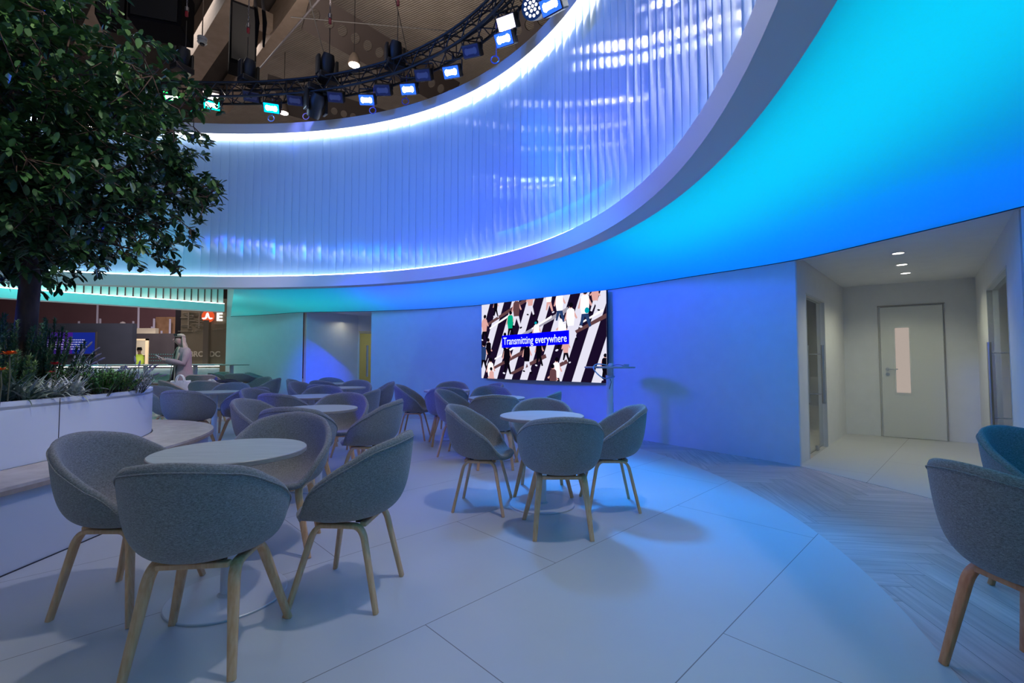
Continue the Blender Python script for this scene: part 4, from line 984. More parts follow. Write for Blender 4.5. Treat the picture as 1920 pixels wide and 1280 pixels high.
hr = hv.build('hair', M_HAIR, wo, smooth=True); sd = hr.modifiers.new('s', 'SOLIDIFY'); sd.thickness = .02; bake(hr)
sg = MB()
for s in (-1, 1):
    sg.lathe([(0, -.004), (.026, -.004), (.03, 0), (.026, .004), (0, .004)], (s*.036, .135, 1.71), 14, M=Matrix.Rotation(R(70), 4, 'X')); sg.tube([(s*.066, .13, 1.71), (s*.085, .05, 1.69)], .004, 5)
sg.tube([(-.01, .14, 1.712), (.01, .14, 1.712)], .004, 5); sg.build('sunglasses', M_BLACKP, wo, smooth=True)
# coat: open front, beige lapels, sleeves
ct_ = MB(); rows = [(1.45, .085, .07), (1.42, .15, .095), (1.36, .185, .115), (1.25, .18, .125), (1.10, .17, .13), (.95, .195, .15), (.75, .23, .18), (.55, .26, .21), (.40, .28, .225)]
cols = 30; vs = []
for z, rx, ry in rows:
    op = .20 if z > 1.3 else .16+.10*max(0, (1.1-z))
    for i in range(cols):
        a = PI/2+op*PI*.8+(2*PI-op*PI*1.6)*i/(cols-1); w_ = 1+.03*math.sin(i*1.3)*(1.45-z)
        vs.append((rx*w_*math.cos(a), ry*w_*math.sin(a)-.01, z))
fs = [(i*cols+k, i*cols+k+1, (i+1)*cols+k+1, (i+1)*cols+k) for i in range(len(rows)-1) for k in range(cols-1)]
co = ct_.add(vs, fs).build('coat', M_COAT, wo, smooth=True); sd = co.modifiers.new('s', 'SOLIDIFY'); sd.thickness = .018; sd.offset = 1; bake(co)
lp = MB()
for s in (-1, 1):
    pts = [(s*.055, .06, 1.47), (s*.12, .075, 1.36), (s*.14, .12, 1.22), (s*.10, .145, 1.02), (s*.125, .165, .7), (s*.15, .2, .42)]
    inn = [(s*.02, .075, 1.47), (s*.045, .115, 1.36), (s*.06, .145, 1.22), (s*.07, .150, 1.02), (s*.10, .175, .7), (s*.12, .21, .42)]
    n = len(pts); lp.add([Vector(p)+Vector((0, .018, 0)) for p in pts]+[Vector(p)+Vector((0, .018, 0)) for p in inn], [(i, i+1, n+i+1, n+i) for i in range(n-1)])
lo = lp.build('lapel', M_LAPEL, co, smooth=True); sd = lo.modifiers.new('s', 'SOLIDIFY'); sd.thickness = .012; bake(lo)
for s, h_, e_ in zip((-1, 1), hands, elbs):
    MB().tube([(s*.14, -.01, 1.395), tuple(Vector((s*.16, -.01, 1.39)).lerp(Vector(e_), .5)), e_, tuple(Vector(e_).lerp(Vector(h_), .45)), tuple(Vector(e_).lerp(Vector(h_), .88))], [.068, .066, .060, .055, .050], 14).build('sleeve', M_COAT, co, smooth=True)
MB().lathe([(.0, 1.42), (.10, 1.40), (.15, 1.30), (.13, 1.1), (.16, .9), (.17, .6), (.0, .58)], (0, 0, 0), 28, M=Matrix.Diagonal((1, .78, 1, 1))).build('dress', M_DRESS, wo, smooth=True)
for s in (-1, 1): MB().tube([(s*.10, -.03, .36), (s*.10, -.03, .12), (s*.10, -.01, .05), (s*.10, .11, .035)], [.055, .048, .05, .035], 12).build('boot', M_DRESS, wo, smooth=True)
Mw = Matrix.Translation(WP) @ Matrix.Rotation(wo.rotation_euler.z, 4, 'Z')
ph = MB().box(None, (.075, .15, .009), M=Mw @ Matrix.Translation((.01, .40, 1.255)) @ Matrix.Rotation(R(35), 4, 'X')).build('phone', mat('white_phone', (.7, .7, .7), .3), bevel=.003)
setk(ph, 'light coloured phone held in both hands by the woman in the coat', 'phone')

# hi-vis worker in the far doorway
HP = Vector(((262-960)/FPX*18.6, 18.6, -.004))
mn = empty('person', HP, R(200), label='person in a fluorescent yellow vest inside the far lit doorway', cat='person')
hd = [(-.22, .20, 1.0), (.22, .22, 1.02)]; el = [(-.24, .0, 1.10), (.24, .0, 1.10)]
bd2 = body(mn, hd, el); 
for s, h_, e_ in zip((-1, 1), hd, el): fingers(bd2, h_, e_, s)
MB().lathe([(.0, 1.46), (.10, 1.44), (.19, 1.36), (.18, 1.15), (.175, .92), (.0, .9)], (0, 0, 0), 24, M=Matrix.Diagonal((1, .7, 1, 1))).build('vest', mat('hi_vis_yellow', (.55, .85, .08), .6), mn, smooth=True)
MB().lathe([(0, 1.75), (.07, 1.73), (.09, 1.66), (.085, 1.60)], (0, .03, 0), 18).build('hair', M_BLACKP, mn, smooth=True)
for s, h_, e_ in zip((-1, 1), hd, el): MB().tube([(s*.14, -.01, 1.395), e_, tuple(Vector(e_).lerp(Vector(h_), .8))], [.06, .055, .045], 10).build('sleeve', M_BLACKP, mn, smooth=True)
MB().tube([(-.09, 0, .92), (-.10, 0, .5), (-.10, -.03, .08)], [.10, .08, .06], 10).tube([(.09, 0, .92), (.10, 0, .5), (.10, -.03, .08)], [.10, .08, .06], 10).build('trousers', M_BLACKP, mn, smooth=True)

# ---- tote bag and jackets
bc = bagchair.location
tb = empty('tote_bag', (bc.x+.06, bc.y-.02, .50), R(20), label='white tote bag with upright handles standing on a chair near the woman', cat='bag')
m_ = MB(); rows = [(0, .14, .07), (.10, .16, .075), (.22, .17, .06), (.30, .165, .05)]
m_.sweep_strip(lambda i: [Vector((rows[i][1]*math.copysign(abs(math.cos(a))**.6, math.cos(a)), rows[i][2]*math.copysign(abs(math.sin(a))**.6, math.sin(a)), rows[i][0]+(.015*math.sin(3*a) if i == 3 else 0))) for a in [2*PI*k/20 for k in range(20)]], range(4))
m_.build('bag_body', noise_mat('white_canvas', (.6, .6, .66), (.72, .72, .78), 12, rough=.8, bump=.4), tb, angle=50)
for y in (-.045, .045): MB().tube(bez((-.07, y, .28), (-.08, y, .46), (.06, y*.5, .46), (.06, y, .28), 12), .010, 6).build('handle', M_WHITEP, tb, smooth=True)
def heap(name, P, rx, ry, h, m, lb, cat, seed):
    r_ = random.Random(seed); vs = []; fs = []; n, k = 26, 8; ph_ = [r_.uniform(0, 6) for _ in range(6)]
    for j in range(k+1):
        t = j/k
        for i in range(n):
            a = 2*PI*i/n; w_ = 1+.13*math.sin(2*a+ph_[0])+.09*math.sin(3*a+ph_[1])+.05*math.sin(7*a+ph_[2]); z = h*math.sin(t*PI/2)*(1+.3*math.sin(3*a+ph_[3]+t*3)+.2*math.sin(5*a+ph_[4]))*1
            vs.append((rx*w_*math.cos(t*PI/2*.999)*math.cos(a), ry*w_*math.cos(t*PI/2*.999)*math.sin(a), max(0, z)))
    for j in range(k):
        for i in range(n): fs.append((j*n+i, j*n+(i+1) % n, (j+1)*n+(i+1) % n, (j+1)*n+i))
    fs.append(tuple(range(n)))
    o = MB().add(vs, fs).build(name, m, smooth=True); o.location = P; return setk(o, lb, cat)
T9 = Vector((*TB['T9'], .7405))
heap('jacket', T9+Vector((.13, -.08, 0)), .27, .14, .055, noise_mat('dark_blue_cloth', (.005, .006, .02), (.012, .014, .05), 30, rough=.8), 'dark blue jacket heaped over the right side of the far cafe table', 'jacket', 3)
heap('jacket', T9+Vector((-.20, -.05, 0)), .12, .10, .12, noise_mat('blue_cloth', (.02, .03, .14), (.05, .07, .28), 30, rough=.8), 'smaller blue jacket crumpled at the left of the dark heap', 'jacket', 9)
heap('scarf', T9+Vector((-.10, -.22, 0)), .10, .06, .06, noise_mat('pale_print', (.3, .35, .32), (.6, .6, .62), 40, rough=.8), 'small pale scarf between the two jackets on the far table', 'scarf', 14)
# ================================================================ TRUSS AND LAMPS
tr_e = empty('lighting_truss', (0, 0, 0), label='black circular lighting truss hanging above the fluted ring', cat='truss')
TO = -.42; tz0, tz1 = 6.42, 6.70
for off, z in ((-.14, tz0), (.14, tz0), (-.14, tz1), (.14, tz1)):
    MB().tube([ring_p(d, TO+off, z) for d in ALLD], .024, 8, closed=True).build('chord', M_BLACK, tr_e, smooth=True)
lt = MB(); d = 0; i = 0
while d < 360:
    dd = 2.1; a, b = d, d+dd
    for (o1, z1_, o2, z2_) in ((-.14, tz0, -.14, tz1), (.14, tz0, .14, tz1), (-.14, tz0, .14, tz0), (-.14, tz1, .14, tz1)):
        if i % 2: o1, z1_, o2, z2_ = o2, z2_, o1, z1_
        lt.tube([ring_p(a, TO+o1, z1_), ring_p(b, TO+o2, z2_)], .010, 5, cap=False)
    if i % 6 == 0: lt.tube([ring_p(a, TO-.14, tz0), ring_p(a, TO-.14, tz1), ring_p(a, TO+.14, tz1), ring_p(a, TO+.14, tz0)], .012, 5, closed=True, cap=False)
    d += dd; i += 1
lt.build('lattice', M_BLACK, tr_e)
cbm_ = MB()
for k in range(3):
    ph_ = k*2.1; cbm_.tube([ring_p(dd, TO+.05*math.sin(dd*.31+ph_), tz1+.03+.03*abs(math.sin(dd*.17*(k+1)+ph_))) for dd in range(10, 150, 2)], .012, 5)
cbm_.build('cable_loom', M_BLACKP, tr_e, smooth=True)
def px_of(p):
    y, z = p.y, p.z-CAMH; c, s = math.cos(PITCH), math.sin(PITCH); yf = y*c+z*s; return 960+FPX*p.x/yf, 640-FPX*(-y*s+z*c)/yf
def tpos(px, py, off=TO):
    best = None
    for k in range(-200, 1500):
        dg = k*.1; p = ring_p(dg, off, 6.3); x, y = px_of(p)
        if p.y > .5 and (best is None or abs(x-px) < best[0]): best = (abs(x-px), dg, p)
    p = best[2]; lo, hi = 4.0, 9.0
    for _ in range(40):
        m_ = (lo+hi)/2; y = px_of(Vector((p.x, p.y, m_)))[1]
        if y > py: lo = m_
        else: hi = m_
    return Vector((p.x, p.y, lo)), best[1]
def face_in(p): d = Vector((-2.5, 1.5, 0))-p; return math.atan2(d.y, d.x)-PI/2
def flood(px, py, col, lit, lb):
    p, dg = tpos(px, py); e = empty('flood_light', p, face_in(p), label=lb, cat='stage light', group='flood lights under the truss')
    T = Matrix.Rotation(R(-38), 4, 'X')
    b = MB().box(None, (.30, .20, .20), M=T).build('lamp_body', M_BLACK, e, bevel=.02)
    fins = MB()
    for k in range(6): fins.box(None, (.012, .05, .17), M=T @ Matrix.Translation((-.1+.04*k, -.12, 0)))
    fins.build('cooling_fins', M_BLACK, b)
    y = MB(); y.tube([(-.165, 0, 0), (-.165, 0, .18), (-.15, 0, .20), (.15, 0, .20), (.165, 0, .18), (.165, 0, 0)], .012, 6); y.tube([(0, 0, .20), (0, 0, max(.22, tz0-.0-p.z))], .02, 8); y.build('yoke', M_BLACK, e, smooth=True)
    fr = MB().box(None, (.27, .012, .17), M=T @ Matrix.Translation((0, .104, 0))).build('lens_border', emis('lens_rim_'+lb[:8], col, 2.2) if lit else mat('dull_rim', (.05, .05, .12), .4), e, bevel=.01)
    ln_ = MB(); pts = []
    for k in range(24):
        a = 2*PI*k/24; w_ = 1-.28*abs(math.sin(a))*(abs(math.cos(a)) < .35); pts.append((.105*math.copysign(abs(math.cos(a))**.6, math.cos(a)), .055*math.copysign(abs(math.sin(a))**.6, math.sin(a))*w_))
    ln_.add([T @ Vector((x, .113, z)) for x, z in pts], [tuple(range(24))]); ln_.build('lens', emis('lens_glow_'+lb[:8], tuple(.6+.4*c for c in col), 110 if 'white' in lb else 22) if lit else mat('dull_lens', (.20, .20, .30), .25), fr)
    return e
Bc = (.02, .10, 1); Tc = (0, .5, .75)
for a in ((323, 181, (.02, .8, .15), 1, 'green glowing flood light at the edge of the tree'), (398, 195, (0, .65, .5), 1, 'teal glowing flood light under the left part of the truss'), (397, 180, (.9, .7, .65), 1, 'white glowing flood light directly over the teal one'),
          (472, 180, Bc, 0, 'unlit flood light between the teal and the cyan lamp'), (511, 201, (0, .5, 1), 1, 'cyan glowing flood light left of the white hall lamp'), (555, 187, (.35, .1, 1), 0, 'violet tinted flood light left of the big moving head'),
          (630, 181, Bc, 0, 'unlit flood light right of the big moving head'), (690, 186, Bc, 1, 'blue glowing flood light, first of the blue row from the left'), (720, 168, Bc, 0, 'unlit flood light between the first and second blue lamps'),
          (768, 166, Bc, 1, 'blue glowing flood light, second of the blue row'), (795, 140, Bc, 0, 'unlit flood light between the second and third blue lamps'), (849, 134, Bc, 1, 'blue glowing flood light, third of the blue row'),
          (886, 95, (.3, .1, 1), 0, 'unlit flood light tilted high on the truss, right of the third blue lamp'), (949, 72, Bc, 1, 'blue glowing flood light, fourth of the blue row, below a white one'), (953, 42, (.9, .8, 1), 1, 'white glowing flood light above the fourth blue lamp'),
          (1038, 8, Bc, 1, 'blue glowing flood light cut off by the top of the picture')): flood(*a)
def mover(px, py, lb, under=False, s=1.0):
    p, dg = tpos(px, py); e = empty('moving_head', p, face_in(p)+.6, label=lb, cat='stage light', group='moving head lights on the truss'); e.scale = (s, s, s); k = -1 if under else 1
    MB().box((0, 0, -.20*k), (.34, .26, .12)).build('base', M_BLACK, e, bevel=.02); 
    y = MB(); y.box((-.16, 0, 0), (.05, .14, .34)); y.box((.16, 0, 0), (.05, .14, .34)); y.build('yoke', M_BLACK, e, bevel=.015)
    T = Matrix.Rotation(R(-25 if not under else -40), 4, 'X'); h = MB().lathe([(0, -.20), (.09, -.19), (.12, -.08), (.12, .12), (.10, .2), (0, .2)], (0, 0, .05*k), 20, M=T @ Matrix.Rotation(R(180), 4, 'X')).build('head', M_BLACKP, e, angle=35)
    MB().lathe([(0, 0), (.085, 0)], (0, 0, 0), 20, M=T @ Matrix.Translation((0, 0, -.205))).build('lens', mat('dark_lens', (.05, .05, .1), .1), h).location = (0, 0, .05*k)
    return e
mover(340, 112, 'moving head on top of the truss beside the tree crown'); mover(465, 135, 'tall moving head on the truss in front of the dark beam'); mover(612, 128, 'wide moving head on the truss left of the bright hall lamp', s=1.1)
mover(740, 104, 'moving head on the truss with a chain right above it'); mover(592, 192, 'big moving head hanging under the truss, tilted down', True, 1.15)
p, dg = tpos(1000, 12); e = empty('par_light', p, face_in(p), label='round LED wash light with many small lenses near the top of the picture', cat='stage light')
T = Matrix.Rotation(R(70), 4, 'X') @ Matrix.Rotation(R(180), 4, 'X')
MB().lathe([(0, -.2), (.12, -.18), (.17, 0), (.17, .02), (0, .02)], (0, 0, 0), 28, M=T).build('housing', M_BLACK, e, angle=35)
pl_ = MB()
for rr, n in ((0, 1), (.055, 6), (.115, 12)):
    for k in range(n): a = 2*PI*k/n; pl_.lathe([(0, .028), (.02, .026), (.022, .02)], (0, 0, 0), 8, M=T @ Matrix.Translation((rr*math.cos(a), rr*math.sin(a), 0)))
pl_.build('lens_cluster', emis('par_lens', (.9, .9, 1), 2.0), e)
# hanging safety loops, coloured lamp light painted into the sleeve colours
for px, py, c, lb in ((363, 212, (.0, .5, .25), 'green lit cable loop hanging beside the tree'), (509, 222, (.1, .2, .6), 'dim blue cable loop under the cyan lamp'), (574, 218, (.6, .4, 1), 'bright white violet cable loop on the ring edge'),
                      (699, 207, (.05, .1, .7), 'blue cable loop hanging under the first blue lamp'), (928, 112, (.05, .15, .8), 'blue cable loop with a straight drop near the fourth blue lamp'), (760, 190, (.03, .05, .4), 'dark blue cable loop under the second blue lamp')):
    p, dg = tpos(px, py); m_ = mat('cable_sleeve_lit_tint', c, .4); mb = MB(); mb.tube([p+Vector((.06*math.cos(a), 0, .06*math.sin(a))) for a in [2*PI*k/16 for k in range(16)]], .009, 6, closed=True)
    mb.tube([p+Vector((.02, 0, .05)), p+Vector((.02, 0, max(.3, tz0-p.z)))], .008, 5); setk(mb.build('cable_loop', m_, smooth=True), lb, 'cable loop', 'cable loops hanging from the truss')
lum('loop_lamp', 'SPOT', tpos(574, 196)[0]+Vector((.1, -.1, 0)), 90, (.15, .2, 1), tpos(574, 240, 0)[0], size=.03, spot=45, blend=.7)
# chain hoists
M_CHAIN = mat('galvanised_chain', (.25, .24, .27), .4, .8); M_RED = mat('red_shackle', (.35, .02, .03), .5)
for px, py, lb in ((462, 126, 'chain hoist line with black straps at the dark wooden beam'), (616, 110, 'chain hoist line above the wide moving head'), (745, 80, 'chain hoist line above the moving head in the middle'), (345, 95, 'chain hoist line near the tree crown')):
    p, dg = tpos(px, py); e = empty('chain_hoist', p, label=lb, cat='chain hoist', group='chain hoists carrying the truss')
    c = MB(); 
    for k in range(60): c.lathe([(.010, -.004), (.014, 0), (.010, .004), (.006, 0)], (0, 0, 0), 6, M=Matrix.Translation((0, 0, .9+k*.055)) @ Matrix.Rotation(PI/2*(k % 2), 4, 'Z') @ Matrix.Rotation(PI/2, 4, 'X') @ Matrix.Diagonal((1.4, 3.0, 1.6, 1)))
    c.build('chain', M_CHAIN, e); MB().tube([(0, 0, 0), (0, 0, .62)], .008, 6).build('steel_wire', M_BLACK, e); MB().box((0, 0, .76), (.05, .04, .11)).build('shackle', M_RED, e, bevel=.01)
    MB().lathe([(0, .80), (.035, .82), (.035, .90), (0, .92)], (0, 0, 0), 12).build('hook_block', M_CHAIN, e, angle=40); MB().tube([(0, 0, 4.1), (0, 0, 5.2)], .006, 5).build('drop_wire', M_BLACK, e)

# ================================================================ HALL ROOF
RZ = 12.0
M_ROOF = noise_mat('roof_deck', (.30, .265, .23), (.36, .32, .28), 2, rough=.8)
def ribs(m, rot, scale, amt=.8):
    b = m.node_tree.nodes['Principled BSDF']; tc = N(m, 'ShaderNodeTexCoord'); mp = N(m, 'ShaderNodeMapping'); wv = N(m, 'ShaderNodeTexWave'); mp.inputs['Rotation'].default_value = (0, 0, rot); wv.inputs['Scale'].default_value = scale
    L(m, tc.outputs['Object'], mp.inputs[0]); L(m, mp.outputs[0], wv.inputs[0]); bp = N(m, 'ShaderNodeBump'); bp.inputs['Strength'].default_value = amt; bp.inputs['Distance'].default_value = .06; L(m, wv.outputs[0], bp.inputs['Height']); L(m, bp.outputs[0], b.inputs['Normal'])
ribs(M_ROOF, R(-62), 4.5, .35)
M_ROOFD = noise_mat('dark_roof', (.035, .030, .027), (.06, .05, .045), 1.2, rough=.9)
M_BEAM = noise_mat('glulam_beam', (.26, .20, .155), (.32, .25, .20), 4, (1, 1, 6), .7)
M_BEAMD = noise_mat('dark_brown', (.10, .08, .065), (.13, .10, .085), 4, rough=.8)  # darker brown for the lamp reflectors and the camera pole
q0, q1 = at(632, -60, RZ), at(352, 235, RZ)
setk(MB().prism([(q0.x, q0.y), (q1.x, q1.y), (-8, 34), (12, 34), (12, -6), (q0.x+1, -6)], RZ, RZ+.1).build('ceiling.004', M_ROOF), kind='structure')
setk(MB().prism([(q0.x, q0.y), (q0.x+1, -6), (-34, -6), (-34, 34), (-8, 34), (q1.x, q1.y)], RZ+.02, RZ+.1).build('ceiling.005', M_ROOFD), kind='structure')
def beam(name, a, b, z, wd, ht, m, lb):
    p, q = at(*a, z), at(*b, z); p.z = q.z = z+ht/2
    return setk(MB().beam(p, q, wd, ht).build(name, m, bevel=.01), lb, 'beam')
beam('roof_beam', (478, -40), (330, 190), 10.6, .55, 1.2, M_BEAM, 'broad pale wooden roof beam running down to the left behind the truss')
beam('roof_beam', (620, -60), (418, 210), 10.9, .36, .9, M_BEAM, 'slimmer wooden roof beam at the left edge of the light roof deck')
beam('roof_beam', (225, -40), (160, 90), 10.6, .5, 1.1, M_BEAM, 'wooden roof beam above the tree crown, mostly hidden')
beam('cross_beam', (440, 30), (535, 74), 11.0, .3, .5, M_BEAM, 'short cross beam between the two wooden roof beams')
beam('steel_rod', (650, -60), (470, 150), 9.6, .04, .04, M_CHAIN, 'thin grey steel rod slanting between the roof beams')
def girder(a, b, z, n, ht, lb):
    p, q = at(*a, z), at(*b, z); d = q-p; Ln = d.length; d.normalize(); cell = Ln/n; m = MB(); up = Vector((0, 0, 1)); rad = min(cell, ht)*.36; K = 16
    side = d.cross(up)
    # the web leans so that its openings can be seen from below, like a flat perforated plate
    up2 = ((p+q)/2-Vector((0, 0, 1.2))).cross(d).normalized()
    for i in range(n):
        c = p+d*cell*(i+.5); vs = []; 
        for k in range(K):
            a_ = 2*PI*k/K; ca_, sa_ = math.cos(a_), math.sin(a_); e_ = max(abs(ca_), abs(sa_)); vs.append(c+d*ca_/e_*cell/2+up2*sa_/e_*ht/2); vs.append(c+d*ca_*rad+up2*sa_*rad)
        m.add(vs, [(2*k, 2*((k+1) % K), 2*((k+1) % K)+1, 2*k+1) for k in range(K)])
    o = m.build('perforated_girder', M_GIRD); s_ = o.modifiers.new('s', 'SOLIDIFY'); s_.thickness = .06; bake(o)
    return setk(o, lb, 'girder', 'perforated roof girders')
M_GIRD = mat('brown_girder', (.055, .042, .04), .7)
girder((575, 18), (850, 180), 10.4, 13, .95, 'brown roof girder with big round holes, upper one beside the hall lamp')
girder((500, 172), (720, 235), 10.4, 12, 1.1, 'brown roof girder with round holes seen low behind the truss lamps')
girder((1080, 10), (960, 60), 10.4, 5, .9, 'brown roof girder with round holes near the top right of the truss')
for (a, b, z, lb) in (((545, 32), (860, 60), 9.0, 'thin steel cable crossing under the light roof deck'), ((735, -30), (775, 150), 9.0, 'thin steel cable dropping behind the middle moving head'), ((575, -20), (610, 110), 8.5, 'thin wire left of the chain above the wide moving head')):
    setk(MB().tube([at(*a, z), at(*b, z)], .012, 5).build('steel_cable', M_BLACK), lb, 'cable')
# hall lamps
M_LAMP = emis('hall_lamp_glow', (1, .93, .75), 60)
for px, py, z, lb in ((664, 122, 9.2, 'bright white hall lamp above the truss'), (532, 212, 9.8, 'smaller bright hall lamp low behind the truss')):
    p = at(px, py, z); e = empty('hall_lamp', p, label=lb, cat='lamp', group='hall lamps')
    lathe_obj('reflector', [(.12, .0), (.17, .01), (.13, .2), (.06, .32), (0, .32)], M_BEAMD, e, 24); lathe_obj('bulb', [(0, -.01), (.14, 0), (0, .04)], M_LAMP, e, 24)
    MB().tube([(0, 0, .3), (0, 0, RZ-z-.02)], .01, 5).build('cord', M_BLACK, e)
# camera dome, hanging speakers
p = at(379, 80, 8.6); e = empty('dome_camera', p, label='small white dome security camera above the truss', cat='security camera')
lathe_obj('mount', [(0, .06), (.10, .06), (.10, .12), (0, .12)], M_WHITE, e, 20); lathe_obj('shell', [(.085, .06), (.10, 0), (.08, -.03), (0, -.03)], M_WHITE, e, 20); lathe_obj('dome', [(.055, -.03), (.045, -.06), (0, -.075)], M_BLACKP, e, 20)
MB().tube([(0, 0, .12), (0, 0, 2.2)], .012, 6).build('drop_pole', M_BEAMD, e)
def spk(px, py, z, dims, rz, lb):
    p = at(px, py, z); e = empty('speaker', p, rz, label=lb, cat='loudspeaker', group='black loudspeakers under the hall roof')
    MB().box((0, 0, 0), dims).build('cabinet', M_DARK, e, bevel=.02); MB().box((0, -dims[1]/2-.01, 0), (dims[0]*.86, .02, dims[2]*.9)).build('grille', M_BLACK, e)
    for s in (-1, 1): MB().tube([(s*dims[0]*.4, 0, dims[2]/2), (s*dims[0]*.4, 0, 12-z)], .012, 5).build('wire', M_BLACK, e)
    return e
spk(455, 78, 8.9, (.55, .6, 1.5), .6, 'tall black loudspeaker hanging between the wooden beams'); spk(305, 18, 8.4, (.9, .7, 1.0), .3, 'black loudspeaker right above the tree crown, left of the camera'); spk(215, 10, 8.6, (.5, .5, .9), .5, 'black loudspeaker at the top edge, half hidden by leaves')
# black straps by the first hoist
for k, (px, lb) in enumerate(((478, 'left one of the black straps hanging by the chain'), (492, 'right one of the black straps hanging by the chain'))):
    a_, b__ = at_y(px, -5, 9.3), at_y(px+2, 88, 9.3); setk(MB().tube([a_, a_.lerp(b__, .5)+Vector((.04, 0, 0)), b__], [.03, .045, .02], 6).build('strap', M_DARK, smooth=True), lb, 'strap', 'black straps hanging by the chain')

# ================================================================ BOOTHS BEYOND
def fx(px, Y): return (px-960)/FPX*Y
def fz(py, Y): return at_y(960, py, Y).z
def panel(name, x0, x1, ytop, Y, m, lb=None, cat=None, ybot=None, th=.2, kind=None):
    z0 = -.004 if ybot is None else fz(ybot, Y); z1 = fz(ytop, Y)
    return setk(MB().box(((fx(x0, Y)+fx(x1, Y))/2, Y+th/2, (z0+z1)/2), (fx(x1, Y)-fx(x0, Y), th, z1-z0)).build(name, m), lb, cat, kind=kind)
M_MAR = noise_mat('maroon_backdrop', (.15, .08, .10), (.18, .10, .12), 1, rough=.8)
M_NAVY = noise_mat('navy_booth', (.008, .013, .024), (.012, .017, .030), 2, rough=.7)
M_CHAR = noise_mat('charcoal_booth', (.016, .015, .019), (.022, .021, .026), 2, rough=.7)
panel('wall_hall', -900, 340, 430, 25, M_MAR, kind='structure')
panel('wall_hall.001', -1500, 2400, -100, 33, M_ROOFD, kind='structure', th=.3)
setk(MB().box((-34, 14, 6), (.3, 40, 12)).build('wall_hall.002', M_ROOFD), kind='structure')
bA = panel('exhibition_booth', -260, 247, 606, 17, M_NAVY, 'dark navy booth wall with a purple screen, behind the planter', 'booth wall')
sc2 = empty('booth_screen', (fx(125, 16.9), 16.9, fz(643, 16.9)), label='purple blue booth screen with lines of white text, behind the plants', cat='screen')
w2 = fx(180, 16.9)-fx(75, 16.9); h2 = fz(622, 16.9)-fz(662, 16.9)
MB().box((0, .03, 0), (w2+.06, .06, h2+.06)).build('bezel', M_BLACKP, sc2); MB().add([(-w2/2, -.005, -h2/2), (w2*.1, -.005, -h2/2), (w2*.1, -.005, h2/2), (-w2/2, -.005, h2/2)], [(0, 1, 2, 3)], 0).add([(w2*.1, -.005, -h2/2), (w2/2, -.005, -h2/2), (w2/2, -.005, h2/2), (w2*.1, -.005, h2/2)], [(0, 1, 2, 3)], 1).build('display', [emis('screen_violet', (.055, .012, .25), .8), emis('screen_blue', (.01, .025, .28), .8)], sc2)
rnd = random.Random(4); M_TXT = emis('screen_text', (.6, .6, .95), .7)
for r_ in range(5):
    x = -w2*.40
    while x < w2*(.28 if r_ != 3 else .36):
        l_ = rnd.uniform(.03, .12); MB().box((x+l_/2, -.012, .12-r_*.085), (l_, .004, .032)).build('text_word', M_TXT, sc2); x += l_+.03
Yb = 18.0; bB = empty('exhibition_booth', (0, 0, 0), label='charcoal booth wall with a lit doorway in it, left of the woman', cat='booth wall')
def bxp(x0, x1, y0, y1, Y, th=.2):
    z1 = fz(y0, Y); z0 = fz(y1, Y) if y1 else -.004
    return ((fx(x0, Y)+fx(x1, Y))/2, Y+th/2, (z0+z1)/2), (fx(x1, Y)-fx(x0, Y), th, z1-z0)
m_ = MB(); m_.box(*bxp(247, 276, 625, 636, Yb)); m_.box(*bxp(276, 338, 625, None, Yb)); m_.build('wall_panel', M_CHAR, bB)
m_ = MB(); m_.box(*bxp(246.5, 277, 635, 638, Yb-.05)); m_.box(*bxp(272, 277, 635, None, Yb-.05)); m_.build('door_frame', mat('cream_door_frame', (.62, .55, .35), .6), bB)
dots = MB()
for r_ in range(3):
    for k in range(12): dots.box((fx(280+k*4.4, Yb), Yb-.008, fz(664+r_*6, Yb)), (.035, .01, .035))
dots.build('dot_pattern', mat('dot_teal', (.03, .12, .13), .5), bB)
panel('booth_room_wall', 235, 290, 615, 20.5, noise_mat('booth_room', (.36, .34, .28), (.40, .38, .31), 2, rough=.8), 'plain beige wall inside the far lit doorway', 'booth wall')
lum('booth_room_lamp', 'AREA', (fx(262, 19.3), 19.3, 2.6), 40, (1, .9, .7), (fx(262, 19.3), 19.3, 0), size=1)
panel('dark_pillar', 327, 337.5, 545, 15, M_DARK, 'thin black pillar rising behind the woman', 'pillar', th=.25)
Yg = 14.2
tg2 = panel('taupe_glass_wall', 337.5, 440, 560, Yg, noise_mat('taupe_gloss', (.20, .175, .12), (.25, .22, .16), 1.2, rough=.35), 'taupe booth wall with white lettering and a red round sign', 'booth wall', th=.1)
rnd = random.Random(8); sl = MB()
for k in range(38):
    x = rnd.uniform(340, 414); y = rnd.uniform(586, 622); sl.box((fx(x, Yg), Yg-.006, fz(y, Yg)), (rnd.uniform(.08, .4), .01, .012))
for x in (352, 372, 384): sl.box((fx(x, Yg), Yg-.006, fz(600, Yg)), (.03, .01, .5))
setk(sl.build('shelf_lines', mat('pale_shelf_lines', (.36, .33, .26), .6)), 'pale thin shelf lines in the upper part of the taupe wall', 'shelf')
pst = panel('pillar', 380, 390, 600, Yg-.15, mat('pillar_reflection_grey', (.17, .15, .12), .4), 'slim grey pillar reflection crossing the white lettering', 'pillar', th=.1)  # solid strip standing in for a pillar's reflection in the wall
rbk = panel('brown_display_wall', 290, 330, 594, 22, noise_mat('brown_display', (.16, .09, .05), (.24, .15, .09), 3, rough=.7), 'brown display wall left of the thin black pillar', 'booth wall')
sgn = empty('round_sign', (fx(392.5, Yg), Yg-.08, fz(593.5, Yg)), label='red round sign with a white wave emblem, followed by a white letter', cat='sign')
rr = .185; RX = Matrix.Rotation(PI/2, 4, 'X')
MB().lathe([(0, 0), (rr, 0), (rr, .05), (0, .05)], (0, 0, 0), 40, M=RX).build('disc', emis('sign_red', (.85, .10, .03), .9), sgn, angle=40)
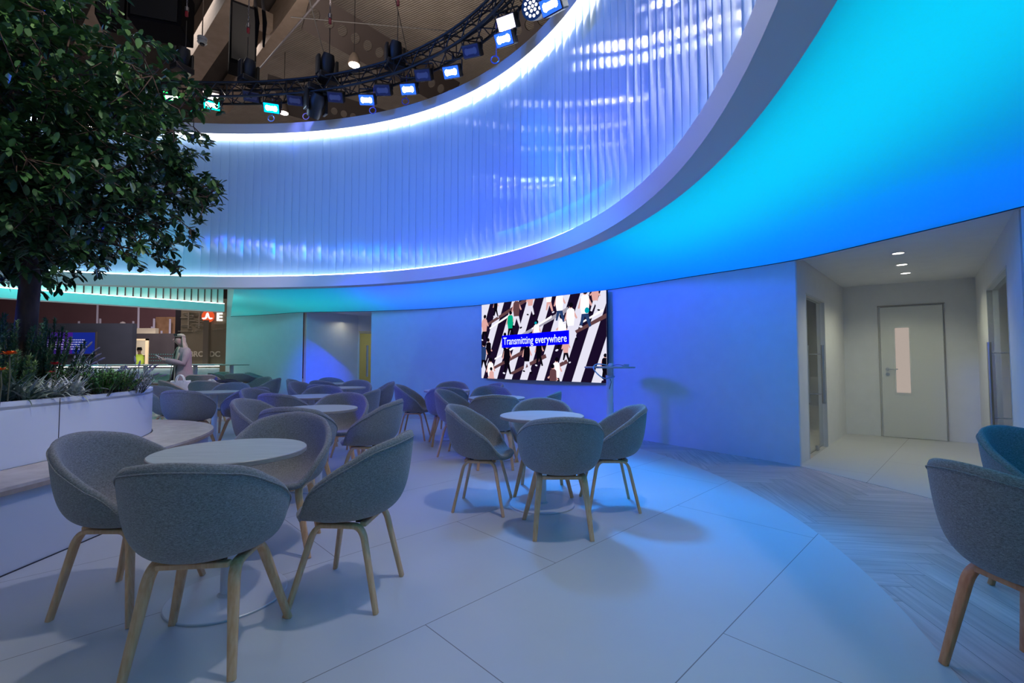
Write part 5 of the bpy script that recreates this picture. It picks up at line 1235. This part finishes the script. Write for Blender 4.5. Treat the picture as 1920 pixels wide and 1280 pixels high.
wv = []; 
prof = [(-1, -.32), (-.75, -.22), (-.5, -.25), (-.36, -.05), (-.22, .45), (-.05, .62), (.12, .62), (.24, .42), (.33, 0), (.48, -.25), (.72, -.22), (1, -.32), (.7, -.5), (.4, -.52), (.15, -.3), (.05, .1), (-.02, -.28), (-.3, -.5), (-.7, -.52)]
MB().add([(x*rr*.98, -.055, z*rr) for x, z in prof], [(0, 1, 2, 18), (2, 3, 17, 18), (3, 4, 16, 17), (4, 5, 15, 16), (5, 6, 15), (6, 7, 14, 15), (7, 8, 14), (8, 9, 13, 14), (9, 10, 12, 13), (10, 11, 12), (15, 16, 4)]).build('emblem', emis('sign_white', (1, .97, .95), 1.2), sgn)
lt_ = text_obj('lit_letter', 'E', .34, emis('sign_white2', (1, .95, .9), 1.2), None, (fx(412, Yg), Yg-.06, fz(595, Yg)), (PI/2, 0, 0), .015, 1.1, .012); setk(lt_, 'white glowing letter E right of the red round sign', 'letter')
lt_ = text_obj('wall_lettering', 'BROADC', .235, mat('cream_letters', (.62, .58, .46), .6), None, (fx(384.5, Yg), Yg-.012, fz(664, Yg)), (PI/2, 0, 0), .006, 1.0, .006); setk(lt_, 'cream capital letters low on the taupe wall behind the woman', 'lettering')
ORD = ['first', 'second', 'third', 'fourth', 'fifth', 'sixth', 'seventh', 'eighth', 'ninth', 'tenth', 'eleventh']
M_TUBE = mat('pale_violet_tube', (.32, .32, .42), .4)
for i, (x, y0, y1) in enumerate(((148, 602, 622), (183, 570, 622), (188, 597, 622), (230, 612, 622), (250, 602, 643), (260, 575, 643), (275, 630, 643), (285, 612, 643), (289, 597, 643), (303, 620, 643), (319, 598, 640))):
    Yt = 21.6; a_, b__ = at_y(x, y0, Yt), at_y(x, y1, Yt); b__.z = -.004
    t_ = MB().tube([a_, b__], .045, 10).build('light_tube', M_TUBE, smooth=True); setk(t_, ORD[i]+' of the pale upright tubes before the maroon backdrop, counted from the left', 'decor tube', 'pale upright tubes before the maroon backdrop')
q = at_y(230, 612, 21.6)+Vector((0, 0, .12)); setk(MB().lathe([(0, -.13), (.09, -.09), (.13, 0), (.09, .09), (0, .13)], q, 20).build('lamp_ball', mat('ball_grey', (.4, .38, .4), .4), smooth=True), 'pale ball on top of one of the upright tubes', 'lamp ball')
for o in bpy.data.objects:
    if o.type == 'MESH' and not o.parent and not o.get('kind') and not o.get('label'): print('UNLABELLED', o.name)
